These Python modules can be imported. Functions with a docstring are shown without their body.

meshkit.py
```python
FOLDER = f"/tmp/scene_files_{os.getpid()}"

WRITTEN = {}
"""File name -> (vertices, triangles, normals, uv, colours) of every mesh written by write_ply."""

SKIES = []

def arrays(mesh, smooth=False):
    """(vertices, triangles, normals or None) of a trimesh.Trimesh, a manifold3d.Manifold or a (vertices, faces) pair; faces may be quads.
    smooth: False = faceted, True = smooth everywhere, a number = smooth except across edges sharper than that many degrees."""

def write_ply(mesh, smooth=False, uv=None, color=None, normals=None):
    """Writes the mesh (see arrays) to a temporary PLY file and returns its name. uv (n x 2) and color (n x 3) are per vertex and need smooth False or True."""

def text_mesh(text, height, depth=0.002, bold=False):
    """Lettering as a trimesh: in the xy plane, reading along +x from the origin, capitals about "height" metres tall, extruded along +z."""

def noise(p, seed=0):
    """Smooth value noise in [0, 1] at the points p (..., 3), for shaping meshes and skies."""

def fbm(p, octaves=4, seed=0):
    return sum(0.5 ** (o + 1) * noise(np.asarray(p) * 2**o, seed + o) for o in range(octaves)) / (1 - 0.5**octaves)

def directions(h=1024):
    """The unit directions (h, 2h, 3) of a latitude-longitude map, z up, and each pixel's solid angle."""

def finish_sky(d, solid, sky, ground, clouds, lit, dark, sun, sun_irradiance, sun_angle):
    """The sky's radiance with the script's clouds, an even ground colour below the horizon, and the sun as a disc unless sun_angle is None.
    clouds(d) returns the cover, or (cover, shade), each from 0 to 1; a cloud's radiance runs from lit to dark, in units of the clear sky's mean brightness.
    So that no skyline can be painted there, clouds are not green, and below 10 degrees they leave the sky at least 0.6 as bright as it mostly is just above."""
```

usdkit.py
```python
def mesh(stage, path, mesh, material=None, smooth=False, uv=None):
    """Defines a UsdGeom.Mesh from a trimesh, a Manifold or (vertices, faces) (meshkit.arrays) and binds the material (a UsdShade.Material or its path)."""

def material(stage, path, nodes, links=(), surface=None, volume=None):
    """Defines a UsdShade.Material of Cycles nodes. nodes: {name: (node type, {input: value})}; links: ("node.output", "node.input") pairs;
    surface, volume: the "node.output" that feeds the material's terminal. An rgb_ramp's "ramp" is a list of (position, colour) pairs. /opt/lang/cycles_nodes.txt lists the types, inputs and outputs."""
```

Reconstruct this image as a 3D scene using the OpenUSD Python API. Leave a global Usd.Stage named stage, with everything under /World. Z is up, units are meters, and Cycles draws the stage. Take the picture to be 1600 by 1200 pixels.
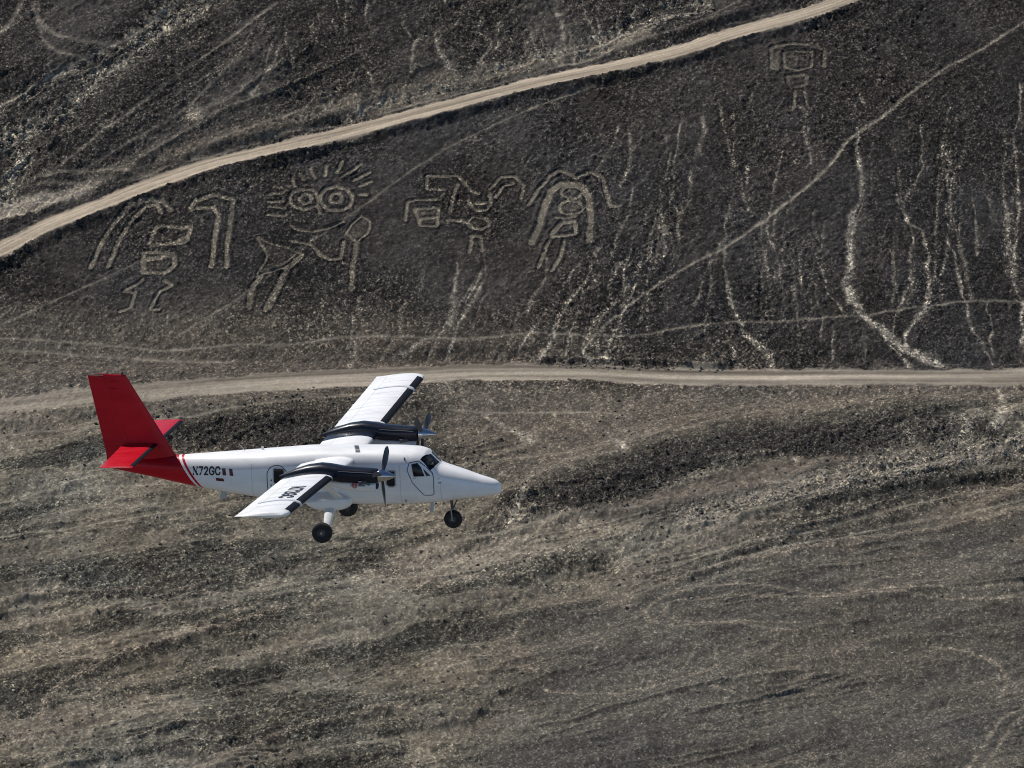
import math
import numpy as np
import trimesh
import meshkit
import usdkit
from pxr import Gf, Sdf, Usd, UsdGeom, UsdLux, UsdShade, Vt
from PIL import Image, ImageDraw
from scipy import ndimage
from scipy.interpolate import PchipInterpolator
from scipy.spatial import cKDTree
from shapely.geometry import Polygon

rng = np.random.default_rng(7)
stage = Usd.Stage.CreateInMemory()
UsdGeom.SetStageUpAxis(stage, "Z")
UsdGeom.SetStageMetersPerUnit(stage, 1.0)
UsdGeom.Xform.Define(stage, "/World")
UsdGeom.Scope.Define(stage, "/World/Looks")

# ------------------------------------------------------------------ camera, sky, sun, exposure
CAM_Z, HFOV, DEPRESSION = 470.0, math.radians(8.0), math.radians(15.6)
EXPOSURE = 0.0
SUN = np.array([-0.52, 0.36, 0.775]); SUN /= np.linalg.norm(SUN)
SUN_STRENGTH, SKY_STRENGTH = 1.25, 0.066

cam = UsdGeom.Camera.Define(stage, "/World/camera")
cam.CreateHorizontalApertureAttr(36.0)
cam.CreateVerticalApertureAttr(27.0)
cam.CreateFocalLengthAttr(18.0 / math.tan(HFOV / 2))
cam.CreateClippingRangeAttr(Gf.Vec2f(1.0, 60000.0))
cam.CreateExposureAttr(EXPOSURE)
cam.AddTranslateOp().Set(Gf.Vec3d(0, 0, CAM_Z))
cam.AddRotateXOp().Set(90.0 - math.degrees(DEPRESSION))

elev, rot = math.asin(SUN[2]), math.atan2(SUN[0], SUN[1])
sky_mat = usdkit.material(stage, "/World/Looks/sky_look", {
    "s": ("sky_texture", {"sky_type": "single_scattering", "sun_disc": False, "sun_elevation": elev, "sun_rotation": rot, "altitude": 1500.0, "aerosol_density": 0.1, "ozone_density": 4.5}),
    "b": ("background_shader", {"strength": SKY_STRENGTH})}, [("s.color", "b.color")], surface="b.background")
dome = UsdLux.DomeLight.Define(stage, "/World/sky")
UsdShade.MaterialBindingAPI.Apply(dome.GetPrim()).Bind(sky_mat)
dome.GetPrim().SetCustomDataByKey("kind", "structure")
dome.GetPrim().SetCustomDataByKey("label", "clear daylight sky above the desert, out of the frame")
dome.GetPrim().SetCustomDataByKey("category", "sky")
sun = UsdLux.DistantLight.Define(stage, "/World/sun")
sun.CreateIntensityAttr(SUN_STRENGTH); sun.CreateNormalizeAttr(True); sun.CreateAngleAttr(0.53)
sun.CreateColorAttr(Gf.Vec3f(1.0, 0.955, 0.90))
zc = Gf.Vec3d(*map(float, SUN)); xc = Gf.Cross(Gf.Vec3d(0, 0, 1), zc).GetNormalized(); yc = Gf.Cross(zc, xc)
sun.AddTransformOp().Set(Gf.Matrix4d(xc[0], xc[1], xc[2], 0, yc[0], yc[1], yc[2], 0, zc[0], zc[1], zc[2], 0, 0, 0, 0, 1))

# ------------------------------------------------------------------ naming helpers
taken = {}
def path_of(name, parent=None):
    base = parent.GetPath().pathString if parent is not None else "/World"
    n = taken.get((base, name), 0); taken[(base, name)] = n + 1
    return f"{base}/{name}" + (f"_{n:03d}" if n else "")

def tag(p, label=None, category=None, group=None, kind=None):
    for k, v in (("label", label), ("category", category), ("group", group), ("kind", kind)):
        if v: p.SetCustomDataByKey(k, v)
    return p

def thing(name, label, category, loc=None, group=None):
    x = UsdGeom.Xform.Define(stage, path_of(name))
    if loc is not None: x.AddTranslateOp().Set(Gf.Vec3d(*map(float, loc)))
    return tag(x.GetPrim(), label, category, group)

def obj(name, mesh, mat, parent=None, smooth=35, label=None):
    m = usdkit.mesh(stage, path_of(name, parent), mesh, mat, smooth=smooth)
    if label: tag(m.GetPrim(), label)
    return m.GetPrim()

cat = trimesh.util.concatenate

# ------------------------------------------------------------------ materials
def L(name): return f"/World/Looks/{name}"
def paint(name, color, rough=0.3, coat=0.6, dirt=0.12, metallic=0.0, scale=3.0, spec=0.5):
    c = np.array(color)
    return usdkit.material(stage, L(name), {
        "tc": ("texture_coordinate", {}),
        "mp": ("mapping", {"scale": (0.35, 1.0, 1.0)}),
        "n": ("noise_texture", {"scale": scale, "detail": 6.0, "roughness": 0.62}),
        "r": ("rgb_ramp", {"ramp": [(0.30, c * (1 - dirt)), (0.62, c), (1.0, np.minimum(c * (1 + 0.15 * dirt), 1))]}),
        "rr": ("map_range", {"from_min": 0.3, "from_max": 0.7, "to_min": rough * 0.8, "to_max": rough * 1.3}),
        "n2": ("noise_texture", {"scale": 2.2, "detail": 2.0}),
        "bp": ("bump", {"strength": 0.05, "distance": 0.03}),
        "p": ("principled_bsdf", {"coat_weight": coat, "coat_roughness": 0.08, "metallic": metallic, "specular_ior_level": spec})},
        [("tc.object", "mp.vector"), ("mp.vector", "n.vector"), ("tc.object", "n2.vector"), ("n.fac", "r.fac"), ("r.color", "p.base_color"), ("n.fac", "rr.value"), ("rr.result", "p.roughness"),
         ("n2.fac", "bp.height"), ("bp.normal", "p.normal")], surface="p.BSDF")
WHITE = paint("white_paint", (0.82, 0.82, 0.82), 0.36, 0.3, 0.10)
RED = paint("red_paint", (0.46, 0.003, 0.014), 0.36, 0.12, 0.12, spec=0.25)
DARKRED = paint("dark_red_paint", (0.085, 0.006, 0.012), 0.35, 0.3, 0.15)
NAVY = paint("black_blue_paint", (0.007, 0.009, 0.018), 0.3, 0.25, 0.2, spec=0.3)
BOOT = paint("boot_rubber", (0.007, 0.008, 0.013), 0.6, 0.0, 0.25, scale=8, spec=0.2)
PALEGREY = paint("pale_grey_strip", (0.56, 0.59, 0.62), 0.45, 0.1, 0.1)
RUBBER = paint("tyre_rubber", (0.012, 0.012, 0.012), 0.8, 0.0, 0.3, scale=9)
GREY = paint("grey_paint", (0.42, 0.45, 0.48), 0.4, 0.2, 0.15)
DGREY = paint("dark_grey_metal", (0.06, 0.065, 0.075), 0.45, 0.0, 0.25)
CHROME = paint("polished_metal", (0.72, 0.73, 0.75), 0.16, 0.0, 0.08, metallic=1.0)
STEEL = paint("dull_steel", (0.35, 0.36, 0.38), 0.4, 0.0, 0.2, metallic=0.8)
LETTER = paint("black_lettering", (0.010, 0.011, 0.02), 0.4, 0.2, 0.1)
SEAM = paint("seam_line", (0.035, 0.055, 0.11), 0.5, 0.0, 0.2)
GREEN = paint("green_mark", (0.02, 0.16, 0.12), 0.4, 0.2, 0.1)
INSIDE = paint("cabin_dark", (0.012, 0.012, 0.014), 0.7, 0.0, 0.2)
DARKGLASS = paint("cabin_glass_dark", (0.006, 0.007, 0.010), 0.06, 0.0, 0.1)
SHIRT = paint("blue_shirt", (0.03, 0.06, 0.28), 0.8, 0.0, 0.2)
SKIN = paint("skin", (0.36, 0.21, 0.14), 0.6, 0.0, 0.1)
HAIR = paint("dark_hair", (0.012, 0.009, 0.007), 0.6, 0.0, 0.2)
PANE = usdkit.material(stage, L("window_pane"), {
    "f": ("fresnel", {"IOR": 1.5}), "t": ("transparent_bsdf", {"color": (0.55, 0.6, 0.62)}), "g": ("glossy_bsdf", {"roughness": 0.03, "color": (1, 1, 1)}),
    "m": ("mix_closure", {})}, [("f.fac", "m.fac"), ("t.BSDF", "m.closure1"), ("g.BSDF", "m.closure2")], surface="m.closure")

def ground_material(name, contrast=1.0, stone=3.0, rough_bump=0.5):
    """Stony desert: the vertices carry the pebble cover's own colour (varnished stones, dust, cleared soil) and how stony it is; noise gives single stones."""
    k = contrast
    mult = {"blend_type": "multiply", "fac": 1.0, "use_clamp": False, "use_clamp_result": False}
    return usdkit.material(stage, L(name), {
        "g": ("geometry", {}), "a": ("attribute", {"attribute": "tint"}), "st": ("attribute", {"attribute": "stony"}), "sep": ("separate_color", {}),
        "map": ("mapping", {"scale": (1.0, 0.62, 1.0)}),
        "v": ("voronoi_texture", {"scale": stone, "randomness": 1.0}), "vs": ("separate_color", {}),
        "vr": ("rgb_ramp", {"ramp": [(0.0, (1 - .70 * k,) * 3), (0.40, (1 - .38 * k,) * 3), (0.70, (1 + .05 * k,) * 3), (0.86, (1 + .9 * k, 1 + .87 * k, 1 + .78 * k)), (1.0, (1 + 2.6 * k, 1 + 2.5 * k, 1 + 2.2 * k))]}),
        "v2": ("voronoi_texture", {"scale": stone * 0.52, "randomness": 1.0}), "vs2": ("separate_color", {}),
        "vr2": ("rgb_ramp", {"ramp": [(0.0, (1 - .45 * k,) * 3), (0.25, (1 - .1 * k,) * 3), (0.86, (1, 1, 1)), (0.95, (1 + .5 * k, 1 + .47 * k, 1 + .4 * k)), (1.0, (1 + 1.0 * k, 1 + .95 * k, 1 + .8 * k))]}),
        "n": ("noise_texture", {"scale": 0.5, "detail": 7.0, "roughness": 0.72}),
        "nr": ("rgb_ramp", {"ramp": [(0.30, (1 - .40 * k, 1 - .40 * k, 1 - .38 * k)), (0.5, (1, 1, 1)), (0.70, (1 + .45 * k, 1 + .42 * k, 1 + .36 * k))]}),
        "m1": ("mix_color", dict(mult)), "m2": ("mix_color", dict(mult)), "m3": ("mix_color", dict(mult)),
        "n3": ("noise_texture", {"scale": 2.6, "detail": 4.0, "roughness": 0.7}),
        "b": ("bump", {"strength": rough_bump, "distance": 0.5}),
        "p": ("principled_bsdf", {"roughness": 0.95, "specular_ior_level": 0.12})},
        [("g.position", "map.vector"), ("map.vector", "v.vector"), ("map.vector", "v2.vector"), ("g.position", "n.vector"), ("map.vector", "n3.vector"), ("v.color", "vs.color"), ("vs.r", "vr.fac"), ("v2.color", "vs2.color"), ("vs2.g", "vr2.fac"), ("n.fac", "nr.fac"),
         ("st.color", "sep.color"), ("sep.r", "m1.fac"), ("sep.r", "m3.fac"), ("sep.r", "b.strength"),
         ("a.color", "m1.a"), ("vr.color", "m1.b"), ("m1.result", "m3.a"), ("vr2.color", "m3.b"), ("m3.result", "m2.a"), ("nr.color", "m2.b"), ("m2.result", "p.base_color"),
         ("n3.fac", "b.height"), ("b.normal", "p.normal")], surface="p.BSDF")
STONY = ground_material("stony_desert", contrast=0.95)
DUSTY = ground_material("dusty_road", contrast=0.30)
CLEARED = ground_material("cleared_soil", contrast=0.85)
ROCK = usdkit.material(stage, L("dark_boulder"), {
    "o": ("object_info", {}), "r": ("rgb_ramp", {"ramp": [(0, (0.032, 0.029, 0.028)), (0.6, (0.075, 0.068, 0.06)), (1, (0.15, 0.135, 0.115))]}),
    "p": ("principled_bsdf", {"roughness": 0.9, "specular_ior_level": 0.2})}, [("o.random", "r.fac"), ("r.color", "p.base_color")], surface="p.BSDF")
PALEROCK = usdkit.material(stage, L("pale_boulder"), {
    "o": ("object_info", {}), "r": ("rgb_ramp", {"ramp": [(0, (0.14, 0.125, 0.11)), (0.6, (0.27, 0.25, 0.215)), (1, (0.42, 0.39, 0.34))]}),
    "p": ("principled_bsdf", {"roughness": 0.9, "specular_ior_level": 0.2})}, [("o.random", "r.fac"), ("r.color", "p.base_color")], surface="p.BSDF")

# ------------------------------------------------------------------ terrain: one height field of 290 x 350 m seen, coarse desert around it
FPX = 800 / math.tan(HFOV / 2)
RIGHT, FWD = np.array([1.0, 0, 0]), np.array([0, math.cos(DEPRESSION), -math.sin(DEPRESSION)])
UP = np.cross(RIGHT, FWD)
def rays(px):
    px = np.atleast_2d(np.asarray(px, float))
    return FWD + (px[:, :1] - 800) / FPX * RIGHT - (px[:, 1:] - 600) / FPX * UP

Y_FOOT, Z_FOOT = 1568.0, CAM_Z - 436.4        # foot of the hillside, where the lower road runs
def base_height(X, Y):
    foot = Y_FOOT + 9.0 + 2.0 * np.sin(X / 60.0)
    d = Y - foot
    low = np.where(d < 0, d * 0.176, 0) + 1.6
    w = 9.0
    hill = 0.5 * (d + np.sqrt(d * d + w * w)) * 0.56 - 0.5 * w * 0.56 * np.exp(-np.abs(d) / w)
    hill = np.minimum(hill, 62 + 0.35 * (hill - 62) * (hill > 62) + 0 * hill) if False else hill
    far = np.clip(Y - 1715, 0, None)
    return Z_FOOT + low * np.where(Y < 1340, 1, 1) + hill - far * 0.40

xs = np.arange(-140, 140.01, 0.25)
ys = np.concatenate([np.arange(1352, Y_FOOT - 4, 0.34), np.arange(Y_FOOT - 4, 1702, 0.235)])
NX, NY = len(xs), len(ys)
X, Y = np.meshgrid(xs, ys)
H = base_height(X, Y)

def on_ground(px, n_iter=60):
    """World x, y of picture points, on the height field as it stands."""
    r = rays(px); lo, hi = np.full(len(r), 1355.0), np.full(len(r), 1700.0)
    lo, hi = lo / r[:, 1], hi / r[:, 1]
    ts = np.linspace(0, 1, 500)[None]
    t = lo[:, None] + (hi - lo)[:, None] * ts
    P = r[:, None, :] * t[..., None]
    ix = np.interp(P[..., 0], xs, np.arange(NX)); iy = np.interp(P[..., 1], ys, np.arange(NY))
    h = ndimage.map_coordinates(Hs, [iy, ix], order=1, mode="nearest")
    below = (CAM_Z + P[..., 2]) < h
    k = np.where(below.any(1), below.argmax(1), 499)
    return P[np.arange(len(r)), k, :2]

lattice = rng.random((512, 512)).astype(np.float32)
def vn(u, v, seed=0):
    """Smooth value noise about 0, spread about 1."""
    s = 37.7 * seed
    return (ndimage.map_coordinates(lattice, [np.asarray(v) + s, np.asarray(u) + 2.3 * s], order=3, mode="grid-wrap", prefilter=False) - 0.5) * 3.6
def fb(u, v, octaves, seed, gain=0.55):
    return sum(gain ** o * vn(u * 2 ** o, v * 2 ** o, seed + o) for o in range(octaves))

def to_grid(xy):
    xy = np.asarray(xy)
    return np.stack([np.interp(xy[:, 0], xs, np.arange(NX)), np.interp(xy[:, 1], ys, np.arange(NY))], 1)
edge_noise = {}
def area(px, soft=1.5, ragged=0.0, seed=50):
    """A region drawn round on the ground, as a mask over the height field; soft and ragged in metres."""
    g = to_grid(on_ground(px))
    im = Image.new("L", (NX, NY), 0)
    ImageDraw.Draw(im).polygon([tuple(map(float, q)) for q in g], fill=255)
    m = np.asarray(im, np.float32) / 255
    if ragged:
        if seed not in edge_noise:
            edge_noise[seed] = [vn(X / 5, Y / 5, seed + q) + .6 * vn(X / 1.6, Y / 1.6, seed + q + 1) for q in (0, 2)]
        du, dv = ragged * edge_noise[seed][0], ragged * edge_noise[seed][1]
        ii, jj = np.meshgrid(np.arange(NY), np.arange(NX), indexing="ij")
        m = ndimage.map_coordinates(m, [ii + dv / 0.3, jj + du / 0.25], order=1, mode="nearest")
    return ndimage.gaussian_filter(m, [soft / 0.3, soft / 0.25]) if soft else m

def dense(px, closed=False, step=0.2, straight=False):
    w = on_ground(np.array(list(px) + ([px[0]] if closed else []), float))
    d = np.concatenate([[0], np.cumsum(np.linalg.norm(np.diff(w, axis=0), axis=1))])
    keep = np.concatenate([[True], np.diff(d) > 1e-6]); w, d = w[keep], d[keep]
    s = np.arange(0, d[-1] + step, step).clip(0, d[-1])
    if len(d) > 2 and not closed and not straight:
        c = PchipInterpolator(d, w)(s)
    else:
        c = np.stack([np.interp(s, d, w[:, k]) for k in (0, 1)], 1)
    return c, s
GRIDPTS = None
def along(px, reach, closed=False, wob=0.0, seed=90, straight=False):
    """(distance, signed offset, way along) from a drawn line, inf where farther than reach."""
    c, s = dense(px, closed, straight=straight)
    if straight: c = ndimage.gaussian_filter1d(c, 1.6, axis=0, mode="nearest")
    if wob:
        c = c + wob * np.stack([vn(s / 3.0, 0 * s, seed) + .5 * vn(s / 1.1, 0 * s + 3, seed), vn(s / 3.0, 0 * s, seed + 1) + .5 * vn(s / 1.1, 0 * s + 5, seed)], 1)
    j0, j1 = np.searchsorted(xs, [c[:, 0].min() - reach, c[:, 0].max() + reach]); i0, i1 = np.searchsorted(ys, [c[:, 1].min() - reach, c[:, 1].max() + reach])
    D, S, A = np.full((NY, NX), np.inf, np.float32), np.zeros((NY, NX), np.float32), np.zeros((NY, NX), np.float32)
    if j1 <= j0 or i1 <= i0: return D, S, A
    q = np.stack([X[i0:i1, j0:j1].ravel(), Y[i0:i1, j0:j1].ravel()], 1)
    d, k = cKDTree(c).query(q, distance_upper_bound=reach)
    ok = np.isfinite(d); kk = k[ok]
    tg = np.gradient(c, axis=0); tg /= np.maximum(np.linalg.norm(tg, axis=1, keepdims=True), 1e-9)
    off = q[ok] - c[kk]
    sg = tg[kk, 0] * off[:, 1] - tg[kk, 1] * off[:, 0]
    dd, ss, aa = (np.full(len(q), v, np.float32) for v in (np.inf, 0, 0))
    dd[ok], ss[ok], aa[ok] = d[ok], sg, s[kk]
    shape = (i1 - i0, j1 - j0)
    D[i0:i1, j0:j1], S[i0:i1, j0:j1], A[i0:i1, j0:j1] = dd.reshape(shape), ss.reshape(shape), aa.reshape(shape)
    return D, S, A

def bell(d, w): return np.exp(-np.minimum(np.nan_to_num(d, posinf=1e3), 1e3) ** 2 / (2 * w * w))
def smooth01(x): x = np.clip(x, 0, 1); return x * x * (3 - 2 * x)

Hs = H.copy()
# --- large relief: ridges and hollows
ca, sa = math.cos(0.42), math.sin(0.42)
U, V = X * ca + Y * sa, -X * sa + Y * ca
lower = smooth01((Y_FOOT - 8 - Y) / 14)
hillm = smooth01((Y - Y_FOOT - 2) / 10)
H += lower * (1.3 * vn(U / 60, V / 17, 1) + 0.65 * vn(U / 26, V / 7.5, 2) + 0.42 * vn(U / 11, V / 3.6, 3) + .22 * vn(U / 4, V / 1.8, 6))
def ridged(u, v, seed, sharp=3.0): return np.clip(1 - 2.4 * np.abs(vn(u, v, seed)), 0, 1) ** sharp
WU, WV = .7 * vn(U / 9, V / 4, 190), .9 * vn(U / 9, V / 4, 191) + .35 * vn(U / 2.5, V / 1.5, 192)
rid_a = ridged(U / 26 + .1 * WU, (V + WV) / 3.2, 193, 2.0) * smooth01(.35 + .7 * vn(U / 20, V / 9, 194)) * lower
rid_b = ridged(U / 11 + .1 * WU, (V + .6 * WV) / 1.3, 195, 2.0) * smooth01(.25 + .8 * vn(U / 14, V / 5, 196)) * lower
H += .70 * rid_a + .36 * rid_b
beyond = area([(-80, -80), (1340, -80), (1330, -20), (1150, 40), (850, 112), (540, 190), (240, 268), (0, 350), (-80, 380)], 2.5)
c2, s2 = math.cos(.62), math.sin(.62); U2, V2 = X * c2 + Y * s2, -X * s2 + Y * c2
H += hillm * (1.6 * vn(X / 34, Y / 60, 4) + 0.5 * vn(X / 9, Y / 30, 5))
H += beyond * (1.5 * vn(U2 / 40, V2 / 9, 161) + .6 * vn(U2 / 18, V2 / 4, 162) + .25 * vn(U2 / 7, V2 / 2, 163))
rid_c = ridged(U2 / 22, (V2 + .8 * vn(U2 / 8, V2 / 4, 197)) / 3.0, 198, 2.0) * smooth01(.4 + .7 * vn(U2 / 18, V2 / 8, 199)) * beyond
H += .75 * rid_c
Hs = H.copy()

UPPER_ROAD = [(-60, 420), (0, 392), (60, 361), (150, 322), (240, 288), (330, 257), (450, 229), (540, 208), (650, 178), (760, 149), (850, 127), (950, 107), (1050, 82), (1150, 52), (1250, 24), (1340, -6), (1420, -34)]
LOWER_ROAD = [(-60, 640), (0, 633), (150, 619), (270, 610), (400, 600), (540, 592), (640, 587), (760, 583), (900, 583), (1060, 589), (1200, 590), (1330, 588), (1450, 591), (1680, 588)]

# --- terraces and scarps: ground on the far side of a line stands higher
def terrace(px, rise, soft, ragged=0.8, seed=70):
    global H, Hs
    m = area(px, soft, ragged, seed)
    H = H + rise * m; Hs = H.copy()
terrace([(240, 662), (400, 648), (545, 655), (700, 690), (640, 780), (330, 720), (250, 705)], -2.4, 3.5)                   # rocky hollow behind the tail
terrace([(780, 818), (860, 805), (960, 775), (1060, 745), (1160, 715), (1240, 705), (1345, 710), (1480, 690), (1620, 672), (1640, 615), (1200, 640), (1000, 668), (900, 715), (780, 775)], 2.2, 2.0, 1.4)
terrace([(930, 806), (960, 780), (1040, 758), (1150, 712), (1260, 700), (1400, 712), (1330, 725), (1200, 770), (1100, 790), (1010, 800)], 0.9, 0.6, 0.9)
terrace([(870, 905), (1000, 862), (1180, 835), (1400, 815), (1640, 785), (1640, 640), (1340, 720), (1050, 800), (800, 880)], 1.3, 1.6, 1.2)
terrace([(1120, 822), (1260, 790), (1420, 765), (1640, 742), (1640, 690), (1300, 760)], 1.2, .5, 1.0)
terrace([(560, 862), (700, 838), (850, 800), (900, 812), (760, 850), (620, 885)], .8, .8, 1.2)
terrace([(-40, 740), (60, 715), (170, 700), (260, 735), (160, 770), (-40, 780)], .9, 1.5, 1.5)
terrace([(-40, 905), (150, 880), (330, 865), (470, 830), (600, 850), (420, 900), (100, 950), (-40, 960)], 1.0, 1.5, 1.5)
terrace([(1000, 925), (1180, 880), (1400, 830), (1640, 790), (1640, 1240), (820, 1240), (860, 1050)], 1.2, 5.0)
terrace([(-40, 1180), (100, 1140), (230, 1130), (420, 1190), (380, 1260), (-40, 1260)], 1.8, 3.0)
terrace([(420, 1150), (620, 1125), (820, 1150), (800, 1240), (430, 1240)], 1.4, 3.0)
terrace([(-40, 1168), (60, 1152), (140, 1128), (190, 1122), (270, 1142), (350, 1160), (470, 1170), (600, 1158), (740, 1135), (760, 1090), (-40, 1090)], 1.0, .6, 1.0)
terrace([(60, 1215), (180, 1178), (260, 1172), (330, 1188), (430, 1205), (560, 1195), (640, 1182), (620, 1160), (470, 1172), (300, 1158), (100, 1170)], .8, .6, 1.0)
terrace([(1000, 1180), (1150, 1160), (1300, 1165), (1300, 1120), (1000, 1130)], .6, 1.0, 1.5)
# --- upper left: a hollow with the boulder wash beyond the road
WASH = [(345, -14), (300, 22), (250, 52), (205, 88), (150, 128), (105, 176), (62, 200), (18, 224), (30, 262), (8, 300), (-30, 320)]
WASH_B = [(290, -10), (230, 40), (170, 82), (110, 112), (60, 140), (0, 168), (-40, 190)]
WASH_C = [(1110, 12), (1060, 26), (1000, 42), (930, 78), (900, 95)]
WASH_D = [(1120, 2), (1050, 12), (985, 38), (930, 60), (880, 82), (770, 112), (700, 135), (600, 160), (540, 190)]
for w, dep, wid in ((WASH, 1.5, 3.2), (WASH_B, .9, 2.2), (WASH_C, 1.1, 1.4), (WASH_D, 1.5, 1.8)):
    d, _, _ = along(w, 16, wob=0.6)
    H -= dep * bell(d, wid)
Hs = H.copy()

# --- road benches
def bench(px, half, blend, tilt=0.0, sink=0.0):
    global H, Hs
    c, s = dense(px)
    zc_ = ndimage.map_coordinates(ndimage.gaussian_filter(H, 6), list(to_grid(c).T[::-1]), order=1, mode="nearest")
    zc_ = ndimage.gaussian_filter1d(zc_, 60, mode="nearest")
    d, sg, a = along(px, half + blend)
    f = smooth01(1 - (d - half) / blend); f[~np.isfinite(d)] = 0
    target = np.interp(a, s, zc_) + tilt * sg - sink * (.35 + .65 * bell(X - 28, 26))
    H = H * (1 - f) + target * f; Hs = H.copy()
    return d, sg, a
bench(UPPER_ROAD, 2.9, 3.0, 0.16)
bench(LOWER_ROAD, 5.2, 5.0, 0.11, 0.0)
cut_bank = area([(850, 566), (960, 569), (1060, 575), (1140, 575), (1140, 560), (1000, 545), (850, 550)], .35, .5)
H += 1.1 * cut_bank; Hs = H.copy()
upD, upS, upA = along(UPPER_ROAD, 14)
loD, loS, loA = along(LOWER_ROAD, 20)
ruts = lambda S, at, w: sum(np.exp(-((S - q) / w) ** 2) for q in at)
H += np.where(np.isfinite(upD), .28 * np.exp(-((upD - 3.5 - .3 * vn(upA / 3, 0 * upA, 181)) / .35) ** 2) * (.6 + .5 * vn(upA / 2, upS, 182)) - .09 * ruts(upS, (-1.9, -.5, .6, 1.8), .22), 0)
H += np.where(np.isfinite(loD), .22 * np.exp(-((loD - 5.9 - .6 * vn(loA / 5, 0 * loA, 183)) / .4) ** 2) * (.5 + .6 * vn(loA / 2, loS, 184)) - .08 * ruts(loS + .5 * vn(loA / 30, 0 * loA, 185), (-4, -2.6, -.7, .8, 2.6, 4.1), .28), 0)
Hs = H.copy()

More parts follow.
